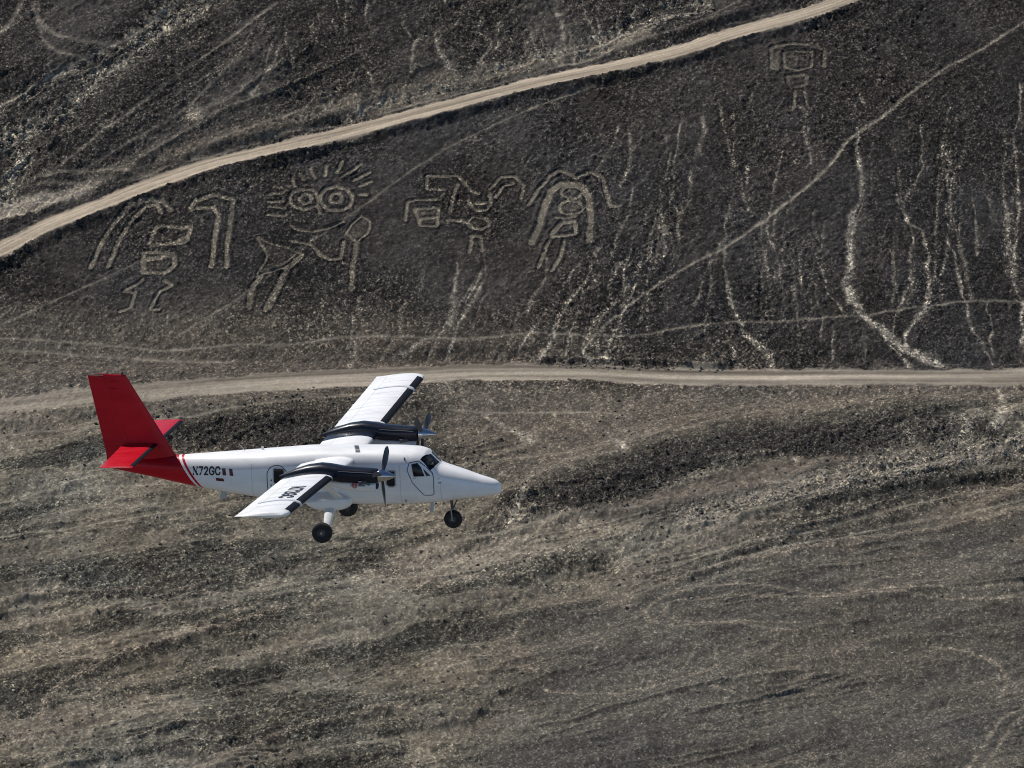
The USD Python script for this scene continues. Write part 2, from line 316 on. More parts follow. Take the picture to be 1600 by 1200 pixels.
# --- erosion rills down the hillside, and washes on the flat
RILLS = [
    ([(1338, 200), (1342, 255), (1346, 312), (1331, 340), (1326, 380), (1330, 415), (1322, 445), (1336, 472), (1348, 492), (1372, 512), (1396, 534), (1432, 552), (1472, 570)], 0.95, 1.0),
    ([(1384, 526), (1400, 548), (1420, 570)], 0.6, .9),
    ([(1434, 195), (1441, 255), (1420, 300), (1415, 345), (1440, 362), (1450, 400), (1449, 440), (1446, 472), (1428, 505), (1416, 532), (1436, 556)], 0.6, .75),
    ([(1425, 418), (1412, 470), (1398, 500), (1396, 532)], 0.45, .6),
    ([(1482, 235), (1480, 340), (1493, 412), (1505, 462), (1516, 505), (1534, 540), (1548, 566)], 0.4, .5),
    ([(1594, 130), (1586, 240), (1589, 350), (1582, 430), (1596, 470), (1598, 540)], .6, .7),
    ([(1570, 200), (1572, 330), (1578, 420)], 0.7, .35),
    ([(1138, 310), (1135, 400), (1140, 450), (1150, 486), (1166, 520), (1186, 545), (1206, 570)], 0.55, .6),
    ([(1165, 520), (1190, 540), (1208, 568)], 0.8, .75),
    ([(1132, 512), (1142, 542), (1156, 568)], 0.6, .8),
    ([(1031, 290), (1033, 345), (1036, 400)], 0.35, .45), ([(1050, 250), (1056, 330), (1064, 380)], 0.3, .3),
    ([(936, 392), (915, 430), (888, 470), (876, 495), (862, 532), (850, 556)], 0.7, .55),
    ([(1004, 398), (975, 455), (945, 490), (918, 520), (914, 545), (922, 562)], 0.7, .6),
    ([(918, 530), (935, 552), (950, 562)], 0.6, .6),
    ([(716, 412), (712, 460), (704, 505)], 0.7, .45), ([(760, 390), (758, 430), (740, 470), (722, 495)], 0.45, .4),
    ([(548, 480), (550, 520), (545, 572)], 0.5, .55), ([(690, 512), (650, 540), (618, 562)], 0.5, .35), ([(612, 530), (600, 560)], 0.4, .3),
    ([(679, 48), (686, 75), (704, 108)], 0.7, .6), ([(560, 72), (570, 105), (582, 142)], 0.35, .3), ([(826, 28), (832, 60), (848, 92)], 0.5, .4),
    ([(866, 6), (876, 45), (882, 78)], 0.5, .4), ([(908, 0), (918, 32), (932, 62)], 0.45, .5), ([(444, 70), (418, 110), (392, 146)], 0.45, .45),
    ([(818, 60), (820, 85)], .3, .3), ([(1395, 365), (1398, 420), (1392, 470)], .3, .3), ([(1300, 500), (1302, 560)], .35, .25), ([(1345, 500), (1352, 560)], .35, .25),
    ([(1336, 130), (1348, 160)], .3, .3), ([(1520, 300), (1526, 400)], .25, .25), ([(1545, 470), (1552, 560)], .3, .3), ([(1230, 330), (1222, 420)], .25, .2), ([(1100, 420), (1090, 480)], .3, .25),
    ([(750, 640), (770, 660), (800, 672), (830, 690)], 1.0, .5), ([(835, 725), (828, 745), (815, 775), (795, 820)], 1.0, .55), ([(955, 680), (975, 705)], .8, .4),
    ([(1175, 694), (1240, 716)], .5, .5), ([(1408, 658), (1425, 690)], .7, .55), ([(1505, 640), (1508, 665), (1500, 690)], 1.2, .6), ([(1560, 610), (1566, 640), (1555, 665)], 1.4, .6),
]
rill_tint = np.zeros_like(H); rill_part = []
for k, (pl, hw, strength) in enumerate(RILLS):
    d, _, a = along(pl, 5.0, wob=0.5, seed=100 + 2 * k)
    on = np.isfinite(d); dd, aa = d[on], a[on]
    tt = (aa / max(aa.max(), 1)).clip(0, 1) if len(aa) else aa
    wid = hw * (0.30 + .65 * tt) * (0.85 + 0.45 * vn(aa / 4.0, aa * 0 + k, 11) + .3 * vn(aa / 1.3, aa * 0 + k, 14))
    H[on] -= 0.45 * strength * bell(dd, 1.5 * hw)
    brk = (.75 + .25 * tt + .45 * vn(aa / 3.0, aa * 0 + 2 * k, 15) * (1 - .6 * tt)).clip(.2, 1.1)
    rill_tint[on] = np.maximum(rill_tint[on], (1.1 * strength + .30 * tt) * brk * bell(dd, np.maximum(wid, 0.13) * 0.8))
    m = np.zeros(H.shape, bool); m[on] = dd < wid * 0.9; rill_part.append(m)
TRAILS = [
    [(1640, 8), (1600, 36), (1540, 75), (1480, 108), (1420, 150), (1370, 191), (1331, 213), (1300, 255), (1270, 286), (1200, 340), (1130, 386), (1060, 427), (1010, 460), (960, 497), (915, 540)],
    [(-40, 528), (0, 532), (150, 540), (280, 549), (430, 541), (560, 527), (700, 530), (850, 523), (960, 526), (1060, 515), (1160, 505), (1270, 497), (1360, 491), (1450, 478), (1540, 470), (1640, 477)],
    [(926, 134), (844, 165), (722, 219), (634, 273), (560, 327), (490, 376), (350, 480), (280, 525)],
    [(232, 404), (120, 455), (-10, 515)],
    [(-30, 690), (0, 683), (101, 672), (270, 653), (420, 630), (540, 618), (640, 614)],
    [(-30, 790), (100, 772), (230, 757), (300, 752)], [(-30, 842), (200, 812), (365, 784)],
    [(700, 728), (780, 719), (847, 712), (982, 685), (1084, 666)], [(700, 640), (780, 646), (915, 645), (985, 655)],
    [(432, 4), (330, 82), (200, 180), (75, 275)], [(36, -6), (24, 24), (-10, 60)], [(50, 5), (105, 58), (160, 69), (250, 28), (290, -4)], [(60, 10), (95, 85), (135, 95)],
    [(70, 276), (150, 270), (240, 276), (262, 272)], [(60, 290), (160, 280), (230, 280)], [(-20, 545), (90, 552), (260, 566), (360, 566)],
    [(1330, 2), (1230, 40), (1140, 72)],
    [(1120, 22), (1020, 58), (930, 92), (840, 112), (700, 152), (600, 178)], [(1080, 24), (1000, 46), (930, 74)], [(540, 196), (470, 206), (400, 222), (300, 250)], [(300, 252), (330, 222), (390, 198), (480, 170)],
    [(280, 30), (200, 92), (120, 150), (70, 190)], [(0, 168), (60, 132), (120, 102), (180, 70)], [(110, 275), (190, 232), (300, 160), (380, 90)],
    [(640, 860), (760, 838), (900, 800), (1000, 790)], [(1040, 905), (1200, 862), (1400, 822), (1640, 782)], [(1000, 890), (1180, 845), (1380, 800), (1640, 752)], [(1640, 700), (1480, 720), (1300, 760), (1150, 815)],
]
# many small rills: thin threads running straight down the slope, gathering here and there
rr = np.random.default_rng(5)
for k in range(96):
    x0, y0 = (rr.uniform(960, 1600), rr.uniform(120, 430)) if k < 56 else ((rr.uniform(560, 1000), rr.uniform(380, 470)) if k < 70 else (rr.uniform(380, 1000), rr.uniform(-10, 70)))
    ln = rr.uniform(50, 190) if k < 70 else rr.uniform(35, 80); drift = rr.uniform(-.25, .3) if x0 > 1000 or y0 < 100 else rr.uniform(-.7, -.2)
    if k >= 70 and y0 + ln > 215 - .19 * (x0 - 500) - 42: ln = max(20, 215 - .19 * (x0 - 500) - 42 - y0)
    yb = min(y0 + ln, 566); n_ = 6; q = np.linspace(0, 1, n_)
    pl = np.stack([x0 + drift * (yb - y0) * q + np.cumsum(rr.normal(0, 4, n_)), y0 + (yb - y0) * q], 1)
    d, _, a = along(pl, 3.0, wob=0.3, seed=700 + 2 * k)
    hw, st = rr.uniform(.16, .36), rr.uniform(.30, .80)
    on = np.isfinite(d); dd, aa = d[on], a[on]
    rill_tint[on] = np.maximum(rill_tint[on], st * bell(dd, hw * (.8 + .3 * vn(aa / 4, aa * 0 + k, 12))) * (.6 + .6 * vn(aa / 3.5, aa * 0 + 2 * k, 13)).clip(0, 1))
    H[on] -= .18 * bell(dd, 1.6 * hw)
streaks = smooth01(-.35 + .95 * (1 - 3.2 * np.abs(vn(X / 3.4 + .5 * vn(X / 9, Y / 14, 151) + .3 * vn(X / 3, Y / 5, 155), Y / 42, 152))) ) * smooth01(.4 + .7 * vn(X / 14, Y / 16, 153)) * smooth01(.1 + .8 * vn(X / 1.6, Y / 3.2, 154)) * hillm
H -= .10 * streaks
ripple = vn(X / 5 + .4 * vn(X / 8, Y / 8, 158), Y / .95, 156) * smooth01(.2 + .6 * vn(X / 30, Y / 22, 157)) * hillm
H += .09 * ripple
trail_mask = []
for k, pl in enumerate(TRAILS):
    d, _, a = along(pl, 3.0, wob=0.10, seed=220 + 2 * k)
    w = (0.29, .25, .24, .22, .34, .3, .3, .3, .32, .32, .4, .4, .35, .35, .35, .4, .25, .35, .35, .3, .3, .3, .3, .28, .45, .4, .4, .4)[k]
    trail_mask.append((d, w, a))
    H -= 0.10 * bell(d, w * 1.3)
Hs = H.copy()

# --- geoglyphs: cleared lines with the stones heaped along their sides
def ell(cx, cy, rx, ry, a0=0, a1=360, n=28):
    t = np.radians(np.linspace(a0, a1, n)); return [(cx + rx * math.cos(q), cy + ry * math.sin(q)) for q in t]
def z4(pts, x0=120, y0=230, s=3.2): return [(x0 + a / s, y0 + b / s) for a, b in pts]
def z5(pts): return z4(pts, 560)
def z6(pts): return z4(pts, 1060, 0, 2.963)
GLYPHS = [
    ("geoglyph_figure", "ground drawing of a square-headed figure with tall bent arms, leftmost on the hillside", [
        ("arm", [z4([(70, 610), (110, 510), (190, 375), (270, 300), (370, 262), (430, 270), (470, 320)]), z4([(155, 605), (215, 460), (270, 380), (340, 305), (400, 300), (420, 335)])], .50),
        ("arm", [z4([(565, 325), (590, 275), (690, 250), (780, 262), (770, 330), (750, 480), (745, 600)]), z4([(600, 305), (680, 300), (710, 345), (690, 450), (680, 560), (668, 605)])], .55),
        ("head", [z4([(395, 405), (570, 400), (545, 480), (355, 490), (395, 405)]), z4([(480, 480), (560, 440)])], .50), ("eye", [z4([(410, 430), (445, 430)])], .38), ("eye", [z4([(505, 430), (540, 428)])], .38),
        ("torso", [z4([(335, 535), (490, 530), (490, 600), (440, 635), (330, 630), (335, 535)]), z4([(345, 570), (400, 560), (470, 545)])], .52),
        ("leg", [z4([(330, 665), (300, 690), (225, 720), (290, 735), (270, 815), (215, 822)])], .40), ("leg", [z4([(440, 680), (480, 700), (410, 725), (365, 815), (405, 820)])], .40)]),
    ("geoglyph_figure", "large ground drawing of a round-eyed face crowned with short rays, above striding legs", [
        ("eye", [z4(ell(1135, 265, 72, 52)), z4(ell(1140, 265, 30, 24))], .42), ("eye", [z4(ell(1295, 265, 78, 60)), z4(ell(1295, 262, 30, 26))], .45),
        ("mouth", [z4([(1060, 390), (1090, 415), (1170, 428), (1250, 415), (1330, 375)])], .38), ("back", [z4([(1060, 480), (1120, 478), (1180, 500)])], .38), ("nose", [z4([(1205, 300), (1215, 335)])], .36),
        ] + [("ray", [z4(p)], .42) for p in ([(955, 245), (1030, 240)], [(960, 275), (1035, 272)], [(955, 300), (1040, 305)], [(950, 340), (1045, 340)], [(985, 200), (1030, 215)],
              [(1075, 155), (1090, 200)], [(1115, 130), (1135, 175)], [(1165, 115), (1190, 165)], [(1245, 90), (1240, 145)], [(1325, 75), (1300, 135)], [(1420, 95), (1320, 155)], [(1465, 130), (1380, 170)], [(1470, 180), (1410, 195)], [(1450, 240), (1410, 245)])] + [
        ("body", [z4([(1180, 500), (1220, 540), (1270, 575), (1320, 560), (1330, 480)])], .45),
        ("body", [z4([(1345, 440), (1370, 395), (1420, 355), (1468, 372), (1458, 438), (1400, 478), (1345, 440)]), z4([(900, 455), (955, 490), (1010, 500), (1095, 530), (1130, 545), (1060, 598), (950, 640), (890, 655), (930, 600), (950, 545), (900, 455)])], .30),
        ("leg", [z4([(1130, 540), (1060, 600), (1010, 700), (960, 810)]), z4([(940, 820), (985, 730), (1030, 640)])], .55), ("leg", [z4([(925, 650), (870, 700), (850, 800)]), z4([(885, 690), (860, 810)])], .5), ("leg", [z4([(1395, 495), (1375, 600), (1365, 720)])], .55)]),
    ("geoglyph_figure", "ground drawing of small square masks on looping arms, right of the rayed face", [
        ("arm", [z5([(235, 370), (240, 275), (410, 262), (425, 240)])], .40), ("arm", [z5([(430, 215), (345, 215), (345, 145), (500, 150), (560, 215), (600, 240)]), z5([(495, 190), (470, 260), (460, 330)])], .42),
        ("mask", [z5([(280, 315), (400, 310), (395, 395), (310, 400), (280, 315)]), z5([(310, 360), (385, 350)])], .40),
        ("head", [z5([(545, 265), (580, 320), (640, 320), (660, 280), (650, 245)]), z5([(580, 290), (640, 285)])], .42), ("eye", [z5([(590, 255), (600, 265)])], .35), ("eye", [z5([(630, 255), (640, 262)])], .35),
        ("arm", [z5([(660, 215), (710, 155), (780, 155), (825, 200), (810, 260)]), z5([(680, 260), (720, 205), (770, 190)])], .40),
        ("torso", [z5(ell(600, 382, 55, 30)), z5([(440, 370), (540, 380)])], .42), ("leg", [z5([(555, 445), (610, 445), (615, 525)]), z5([(565, 460), (555, 530)])], .42)]),
    ("geoglyph_figure", "ground drawing of a tall hooded figure under a double arch, right of the masks", [
        ("hood", [z5([(850, 290), (900, 215), (950, 150), (1010, 125), (1065, 140), (1095, 170)]), z5([(1095, 150), (1170, 130), (1220, 160), (1235, 230), (1260, 300), (1310, 300)])], .45),
        ("arch", [z5([(865, 490), (905, 390), (930, 290), (960, 220), (1010, 190), (1110, 190), (1150, 250), (1160, 350), (1155, 465)])], .75),
        ("head", [z5(ell(1065, 230, 52, 28)), z5(ell(1060, 305, 60, 35))], .36), ("eye", [z5([(1040, 235), (1055, 235)])], .32), ("eye", [z5([(1090, 232), (1102, 232)])], .32), ("mouth", [z5([(985, 355), (1085, 355)])], .35),
        ("torso", [z5([(965, 440), (1010, 385), (1080, 385), (1085, 440), (965, 448)])], .5), ("leg", [z5([(950, 480), (920, 550), (895, 605)])], .42), ("leg", [z5([(1030, 480), (1010, 545), (965, 620)])], .45)]),
    ("geoglyph_figure", "small faint ground drawing of a boxy-headed figure, alone at the upper right", [
        ("headdress", [z6([(430, 330), (425, 225), (500, 212), (620, 215), (675, 230), (670, 310)]), z6([(455, 325), (450, 250)])], .50),
        ("head", [z6([(485, 250), (615, 245), (615, 315), (550, 325), (490, 315), (485, 250)])], .36), ("eye", [z6([(510, 275), (530, 275)])], .34), ("eye", [z6([(570, 272), (590, 272)])], .34),
        ("torso", [z6([(505, 360), (595, 355), (590, 395), (545, 405), (510, 400), (505, 360)])], .5), ("leg", [z6([(540, 420), (530, 510), (505, 520)])], .36), ("leg", [z6([(580, 415), (590, 505), (615, 512)])], .36)]),
]
glyph_masks, glyph_tint, eye_dark = [], np.zeros_like(H), np.zeros_like(H)
gd_all = np.full_like(H, 9.0); glyph_names = {}
for gi, (_, _, parts) in enumerate(GLYPHS):
    strength = (0.95, 1.0, 0.95, 1.0, 0.62)[gi]; n = 0
    for pi, (pn, lines, hw) in enumerate(parts):
        dark = pn == "eye" and gi != 1
        for li, pl in enumerate(lines):
            d, _, a = along(pl, 3.0, wob=0.17, seed=300 + 17 * gi + 3 * pi + li, straight=True)
            hw_ = hw * 0.92; m = d < hw_
            if dark:
                eye_dark = np.maximum(eye_dark, smooth01((1.3 - d / hw) / .6))
            else:
                gd_all = np.minimum(gd_all, d / hw_); glyph_tint = np.maximum(glyph_tint, strength * smooth01((1.28 - d / hw_) / 0.36))
            if len(pl) > 4 and pl[0] == pl[-1] and pn in ("head", "torso", "mask", "body"):
                fill = area(pl, 0.2); glyph_tint = np.maximum(glyph_tint, .26 * strength * fill); m = m | (fill > .5)
            glyph_masks.append((gi, n, m)); glyph_names[(gi, n)] = pn; n += 1
glyph_masks.sort(key=lambda q: glyph_names[q[:2]] == "eye")
glyph_tint = glyph_tint * (1 - eye_dark)
rim = np.exp(-((gd_all - 1.9) / 0.45) ** 2) * (glyph_tint < .35)
glyph_tint = glyph_tint * (.86 + .22 * vn(X / 2.2, Y / 2.2, 173) + .14 * vn(X / .9, Y / .9, 174)).clip(.3, 1.05)
H += 0.30 * rim * (.75 + .4 * vn(X / 1.6, Y / 1.6, 175)) - 0.12 * (gd_all < 1.1) + .15 * eye_dark
Hs = H.copy()

# --- tint of the stone cover (albedo) over the field
def mixc(T, m, col): return T * (1 - m[..., None]) + np.asarray(col, np.float32) * m[..., None]
DARK, MID, TAN, PALE, SOIL = (0.040, 0.037, 0.036), (0.098, 0.088, 0.074), (0.165, 0.142, 0.115), (0.30, 0.265, 0.215), (0.35, 0.305, 0.245)
T = np.empty((NY, NX, 3), np.float32); T[:] = MID
n_big = fb(X / 40, Y / 40, 4, 20); n_mid = fb(X / 9, Y / 9, 4, 30)
foot_blend = smooth01((Y - Y_FOOT - 2 - 5 * vn(X / 15, Y * 0, 15) + np.interp(X, [-105, -40, 10, 60, 105], [-14, -13, -9, 4, 6])) / 16)
T = mixc(T, foot_blend * 0.95, DARK)
GREENISH = (0.088, 0.086, 0.066)
cover = smooth01(0.42 + 0.75 * fb(U / 24, V / 6.5, 6, 41, .66) + .15 * vn(X / 1.7, Y / 2.4, 47))
T = T * (1 - lower[..., None]) + lower[..., None] * (np.array((0.138, 0.124, 0.098), np.float32) * (1 - cover[..., None]) + np.array((0.060, 0.058, 0.049), np.float32) * cover[..., None])
fine_streak = smooth01(-.55 + 1.0 * vn(U / 13 + .3 * vn(U / 5, V / 5, 149), V / .75, 148) + .4 * vn(U / 40, V / 8, 147))
T = mixc(T, lower * fine_streak * .38, (0.20, 0.178, 0.145))
T = mixc(T, .50 * rid_a + .38 * rid_b * (1 - .5 * rid_a), (0.205, 0.182, 0.142))
stony = np.where(lower > .5, .34 + .56 * cover, smooth01(.60 + .45 * fb(X / 11, Y / 13, 4, 144, .6)) * .75 + .35)
dust = smooth01(-.15 + .7 * fb(X / 25, Y / 18, 5, 143, .62)) * foot_blend
T = mixc(T, dust * .35, (0.085, 0.075, 0.064))
T *= (1 + 0.20 * n_mid + 0.12 * n_big + .10 * fb(X / 3, Y / 4, 3, 145))[..., None].clip(0.5, 1.8)
T *= (1 + 0.035 * np.stack([fb(X / 14, Y / 14, 3, 61), 0 * X, -fb(X / 14, Y / 14, 3, 61)], -1))
def zone(px, col, amount, soft=1.2, ragged=1.2, seed=400, stones=None):
    global T, stony
    m = area(px, soft, ragged, seed)
    if stones is not None: stony = stony * (1 - m) + stones * m
    T = mixc(T, m * amount, col); return m
# upper left beyond the road
zone([(-60, -60), (420, -60), (330, 60), (160, 190), (40, 270), (-60, 280)], (0.052, 0.048, 0.046), .6, 3, 3)
zone([(60, 275), (260, 180), (480, 60), (1000, -60), (1200, -40), (700, 150), (420, 225), (200, 290)], (0.062, 0.057, 0.052), .55, 4, 3)
zone([(-40, 322), (0, 320), (60, 300), (169, 282), (135, 308), (60, 332), (-40, 352)], (0.27, 0.24, 0.195), .95, .5, .6, stones=.35)
zone([(150, 275), (330, 215), (520, 165), (720, 125), (700, 150), (520, 195), (330, 245), (230, 275)], (0.150, 0.128, 0.102), .8, 1.2, 2, stones=.5)
zone([(500, 165), (700, 112), (860, 84), (1000, 48), (1010, 62), (860, 104), (700, 140), (520, 190)], (0.185, 0.16, 0.128), .7, 1.0, 1.5, stones=.5)
zone([(290, 172), (312, 172), (306, 186), (292, 186)], SOIL, .8, .4, .3)
st2 = smooth01(-.5 + .95 * vn(U2 / 12 + .4 * vn(U2 / 5, V2 / 4, 165), V2 / .9, 164) + .5 * vn(U2 / 30, V2 / 8, 166)) * beyond
T = mixc(T, .5 * st2 * (.4 + .6 * smooth01(.5 + vn(X / .8, Y / .8, 167))), (0.21, 0.19, 0.155))
T = mixc(T, .40 * rid_c, (0.19, 0.172, 0.14))
T = mixc(T, .45 * beyond * smooth01(-.2 + .8 * fb(U2 / 22, V2 / 7, 4, 168)), (0.085, 0.078, 0.068))
# valley floor
darkband = [(760, 820), (760, 790), (862, 742), (948, 732), (1033, 715), (1070, 685), (1185, 675), (1300, 662), (1410, 650), (1500, 648), (1560, 655), (1545, 672), (1480, 685), (1400, 702), (1345, 710), (1235, 716), (1150, 722), (1070, 750), (1015, 770), (920, 790), (862, 810), (800, 825)]
rocky = zone(darkband, (0.042, 0.039, 0.038), .72, 2.0, 3.0, stones=1.0)
rocky2 = zone([(200, 668), (290, 655), (420, 640), (560, 655), (700, 690), (760, 720), (640, 760), (330, 712), (285, 714), (262, 690)], (0.040, 0.037, 0.034), .8, 2, 2.5, stones=1.1)
plateau = zone([(930, 800), (1015, 772), (1085, 750), (1232, 717), (1330, 706), (1400, 704), (1290, 722), (1180, 764), (1118, 782), (1030, 798)], (0.125, 0.105, 0.085), .85, .7, .8, stones=.3)
zone([(780, 812), (862, 800), (1010, 798), (1060, 792), (1010, 815), (860, 835), (780, 840)], PALE, .35, 1.5, 1.5)
zone([(800, 770), (1020, 790), (1130, 770), (1200, 758), (1300, 712), (1300, 730), (1130, 795), (1020, 822)], (0.05, 0.046, 0.044), .55, .8, .8)
gravel = zone([(1060, 800), (1180, 765), (1260, 735), (1400, 708), (1640, 680), (1640, 725), (1400, 740), (1200, 790), (1060, 835)], PALE, .45, 1.5, 1.6)
zone([(980, 880), (1100, 830), (1400, 780), (1640, 735), (1640, 765), (1400, 805), (1150, 850), (1000, 910)], (0.15, 0.125, 0.10), .45, 2, 2)
smoothdark = zone([(900, 930), (1040, 900), (1250, 850), (1400, 828), (1560, 800), (1660, 780), (1660, 1250), (700, 1250), (780, 1140), (800, 1000)], (0.062, 0.057, 0.052), .62, 6, 6, stones=.5)
zone([(-40, 470), (300, 500), (560, 540), (760, 560), (760, 580), (500, 588), (-40, 610)], (0.105, 0.090, 0.074), .7, 4, 3, stones=.5)
zone([(540, 500), (900, 530), (930, 568), (780, 578), (540, 575)], (0.112, 0.092, 0.075), .55, 4, 3, stones=.55)
zone([(640, 600), (1000, 610), (1600, 600), (1640, 625), (1200, 655), (1060, 690), (900, 720), (780, 780), (720, 720), (700, 650)], (0.120, 0.103, 0.084), .6, 3, 3, stones=.5)
zone([(-40, 640), (200, 628), (520, 600), (560, 615), (300, 645), (-40, 690)], (0.15, 0.13, 0.106), .6, 2, 1.5, stones=.35)
zone([(500, 905), (620, 870), (800, 840), (960, 850), (820, 890), (640, 925)], PALE, .30, 2, 2)
for px in ([(-40, 1130), (160, 1118), (110, 1150), (-40, 1175)], [(180, 1165), (330, 1172), (470, 1200), (420, 1215), (260, 1200)]): zone(px, (0.15, 0.13, 0.105), .5, 1.5, 1.5)
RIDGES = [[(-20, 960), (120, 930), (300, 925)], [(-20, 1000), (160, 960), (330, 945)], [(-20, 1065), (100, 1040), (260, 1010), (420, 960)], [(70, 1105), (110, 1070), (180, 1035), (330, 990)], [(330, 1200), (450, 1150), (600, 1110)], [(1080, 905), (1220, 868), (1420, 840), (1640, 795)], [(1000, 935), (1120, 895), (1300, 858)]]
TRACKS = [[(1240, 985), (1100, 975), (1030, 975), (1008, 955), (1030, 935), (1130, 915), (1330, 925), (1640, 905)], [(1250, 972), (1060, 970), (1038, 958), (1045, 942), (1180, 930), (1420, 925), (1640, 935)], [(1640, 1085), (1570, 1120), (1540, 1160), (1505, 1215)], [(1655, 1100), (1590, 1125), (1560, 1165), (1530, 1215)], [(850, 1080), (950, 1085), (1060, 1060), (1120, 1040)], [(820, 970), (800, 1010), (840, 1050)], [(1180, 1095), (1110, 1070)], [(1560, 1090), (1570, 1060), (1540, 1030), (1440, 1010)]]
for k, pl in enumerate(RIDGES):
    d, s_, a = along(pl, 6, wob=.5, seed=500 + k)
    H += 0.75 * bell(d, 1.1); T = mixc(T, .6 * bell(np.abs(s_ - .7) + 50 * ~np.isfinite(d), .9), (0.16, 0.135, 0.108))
for k, pl in enumerate(TRACKS):
    d, s_, a = along(pl, 3, wob=.08, seed=530 + k)
    T = mixc(T, .75 * bell(d, .36), (0.19, 0.167, 0.132)); H -= .12 * bell(d, .4)
# washes, rills, trails, figures
speck = smooth01(0.5 + 0.9 * vn(X / 0.8, Y / 0.8, 77) + 0.3 * vn(X / 2.4, Y / 2.4, 78))
wash_m = np.zeros_like(H)
for w, wid, st in ((WASH, 1.7, .95), (WASH_B, .9, .55), (WASH_C, .7, .85), (WASH_D, .7, .6)):
    d, _, a = along(w, 14, wob=.6); wash_m = np.maximum(wash_m, st * bell(d, wid))
T = mixc(T, (wash_m * (.15 + .85 * speck)).clip(0, 1), (0.33, 0.30, 0.24))
zone([(-30, 364), (0, 353), (60, 336), (130, 313), (199, 288), (290, 266), (300, 270), (200, 303), (100, 341), (0, 381), (-30, 392)], (0.036, 0.033, 0.033), .85, .5, .6, stones=.5)
T = mixc(T, .42 * streaks * (.4 + .6 * speck), (0.20, 0.185, 0.155))
T = mixc(T, (rill_tint * (0.45 + 0.70 * speck)).clip(0, 1), (0.42, 0.38, 0.31))
for k, (d, w, a) in enumerate(trail_mask):
    st = (.85, .75, .50, .5, .55, .5, .5, .45, .5, .5, .65, .6, .5, .65, .55, .45, .35, .65, .6, .5, .45, .6, .5, .4, .45, .45, .45, .4)[k]
    on = np.isfinite(d); fade = np.ones_like(H); fade[on] = (.72 + .45 * vn(a[on] / 9, a[on] * 0 + 3 * k, 171) + .2 * vn(a[on] / 2.2, a[on] * 0 + 5 * k, 172)).clip(.15 if k > 3 else .6, 1.05)
    T = mixc(T, (st * bell(d, w) * fade * (0.6 + 0.4 * speck)).clip(0, 1), (0.33, 0.295, 0.235))
T = mixc(T, (glyph_tint * (0.82 + 0.22 * speck)).clip(0, 1), (0.205, 0.182, 0.142))
T = mixc(T, .7 * eye_dark, (0.024, 0.022, 0.022))
T = mixc(T, 0.45 * rim * (1 - (glyph_tint > .3)), (0.026, 0.024, 0.024))
T = T * (1 + .05 * lower)[..., None]
road_up = smooth01((3.2 + .35 * vn(X / 3, Y / 3, 81) + .2 * vn(X / .9, Y / .9, 87) - upD) / 0.9); road_lo = smooth01((5.7 + .9 * vn(X / 4, Y / 4, 82) + .4 * vn(X / 1.2, Y / 1.6, 187) - loD) / 2.0) * np.interp(X, [-110, -75, -40], [.55, .75, 1])
bandu = (0.5 + 0.42 * vn(upS / 0.75 + .4 * vn(upA / 18, 0 * upA, 83), upA / 45, 88)).clip(0, 1); bandl = (0.5 + 0.5 * vn(loS / 1.3 + .5 * vn(loA / 25, 0 * loA, 84), loA / 40, 85)).clip(0, 1)
T = mixc(T, road_up * .94, np.array((0.435, 0.365, 0.278))); T = T * (1 - (road_up * (0.62 * (1 - bandu) - .12 + .10 * vn(upA / 4, upS / .5, 86)))[..., None])
T = mixc(T, road_lo * .90, np.array(SOIL) * 1.12); T = T * (1 - (road_lo * (0.72 * (1 - bandl) + .12 * vn(loA / 7, loS / .8, 186) - .04))[..., None])
T = T.clip(0.012, 0.5)

# --- small relief: the stones themselves
def blur(a, s): return ndimage.gaussian_filter(a, s)
w1 = blur(rng.standard_normal((NY, NX)).astype(np.float32), 0.9); w1 /= w1.std()
w2 = blur(rng.standard_normal((NY, NX)).astype(np.float32), 2.0); w2 /= w2.std()
w3 = blur(rng.standard_normal((NY, NX)).astype(np.float32), 5.0); w3 /= w3.std()
calm = (1 - .92 * road_up) * (1 - .88 * road_lo) * (1 - .80 * glyph_tint.clip(0, 1)) * (1 - .35 * rim) * (1 - .5 * smoothdark) * (1 - .5 * rill_tint.clip(0, 1))
for d, w, a in trail_mask: calm = calm * (1 - .7 * bell(d, w))
rough = calm * (1 + .45 * rocky + .6 * rocky2 + .5 * gravel + .6 * wash_m) * (0.80 - .12 * hillm) * (1 + .3 * n_big).clip(.5, 1.5)
rough = rough * (.45 + .55 * np.minimum(stony, 1.1))
H = H + rough * (0.085 * w1 + 0.035 * np.maximum(w1, 0) ** 2 + 0.10 * w2 + 0.03 * np.maximum(w2, 0) ** 2 + 0.11 * w3)
T = T * (1 + (0.10 * w1 + .08 * w2) * calm)[..., None].clip(.5, 1.6)
T = T.clip(0.010, 0.6)

# --- who owns which face of the field
owner = np.zeros((NY, NX), np.int16)
names = []
def own(mask, entry):
    names.append(entry); owner[mask] = len(names)
stony = stony * (1 - .75 * road_up) * (1 - .7 * road_lo) * (1 - .25 * (glyph_tint > .4))
for d, w, a in trail_mask: stony = stony * (1 - .6 * bell(d, w))
stony = stony.clip(0, 1.1)
own(owner == 0, "hillside")
own(Y + 0 * X < Y_FOOT, "valley_floor")
owner[(owner == 2) & (loD < 20) & (loS > 0)] = 1
owner[(owner == 1) & (loD < 20) & (loS < 0)] = 2
own(wash_m > 0.45, "dry_wash")
for m in rill_part[:10] + rill_part[12:17] + rill_part[20:26]: own(m, "rill")
for d, w, a in trail_mask[:4]: own(d < w, "footpath")
for gi, pi, m in glyph_masks: own(m, ("glyph", gi, pi))
own(road_up > .5, "upper_road")
own(loD < 5.0 + .8 * vn(X / 4, Y / 4, 82), "lower_road")

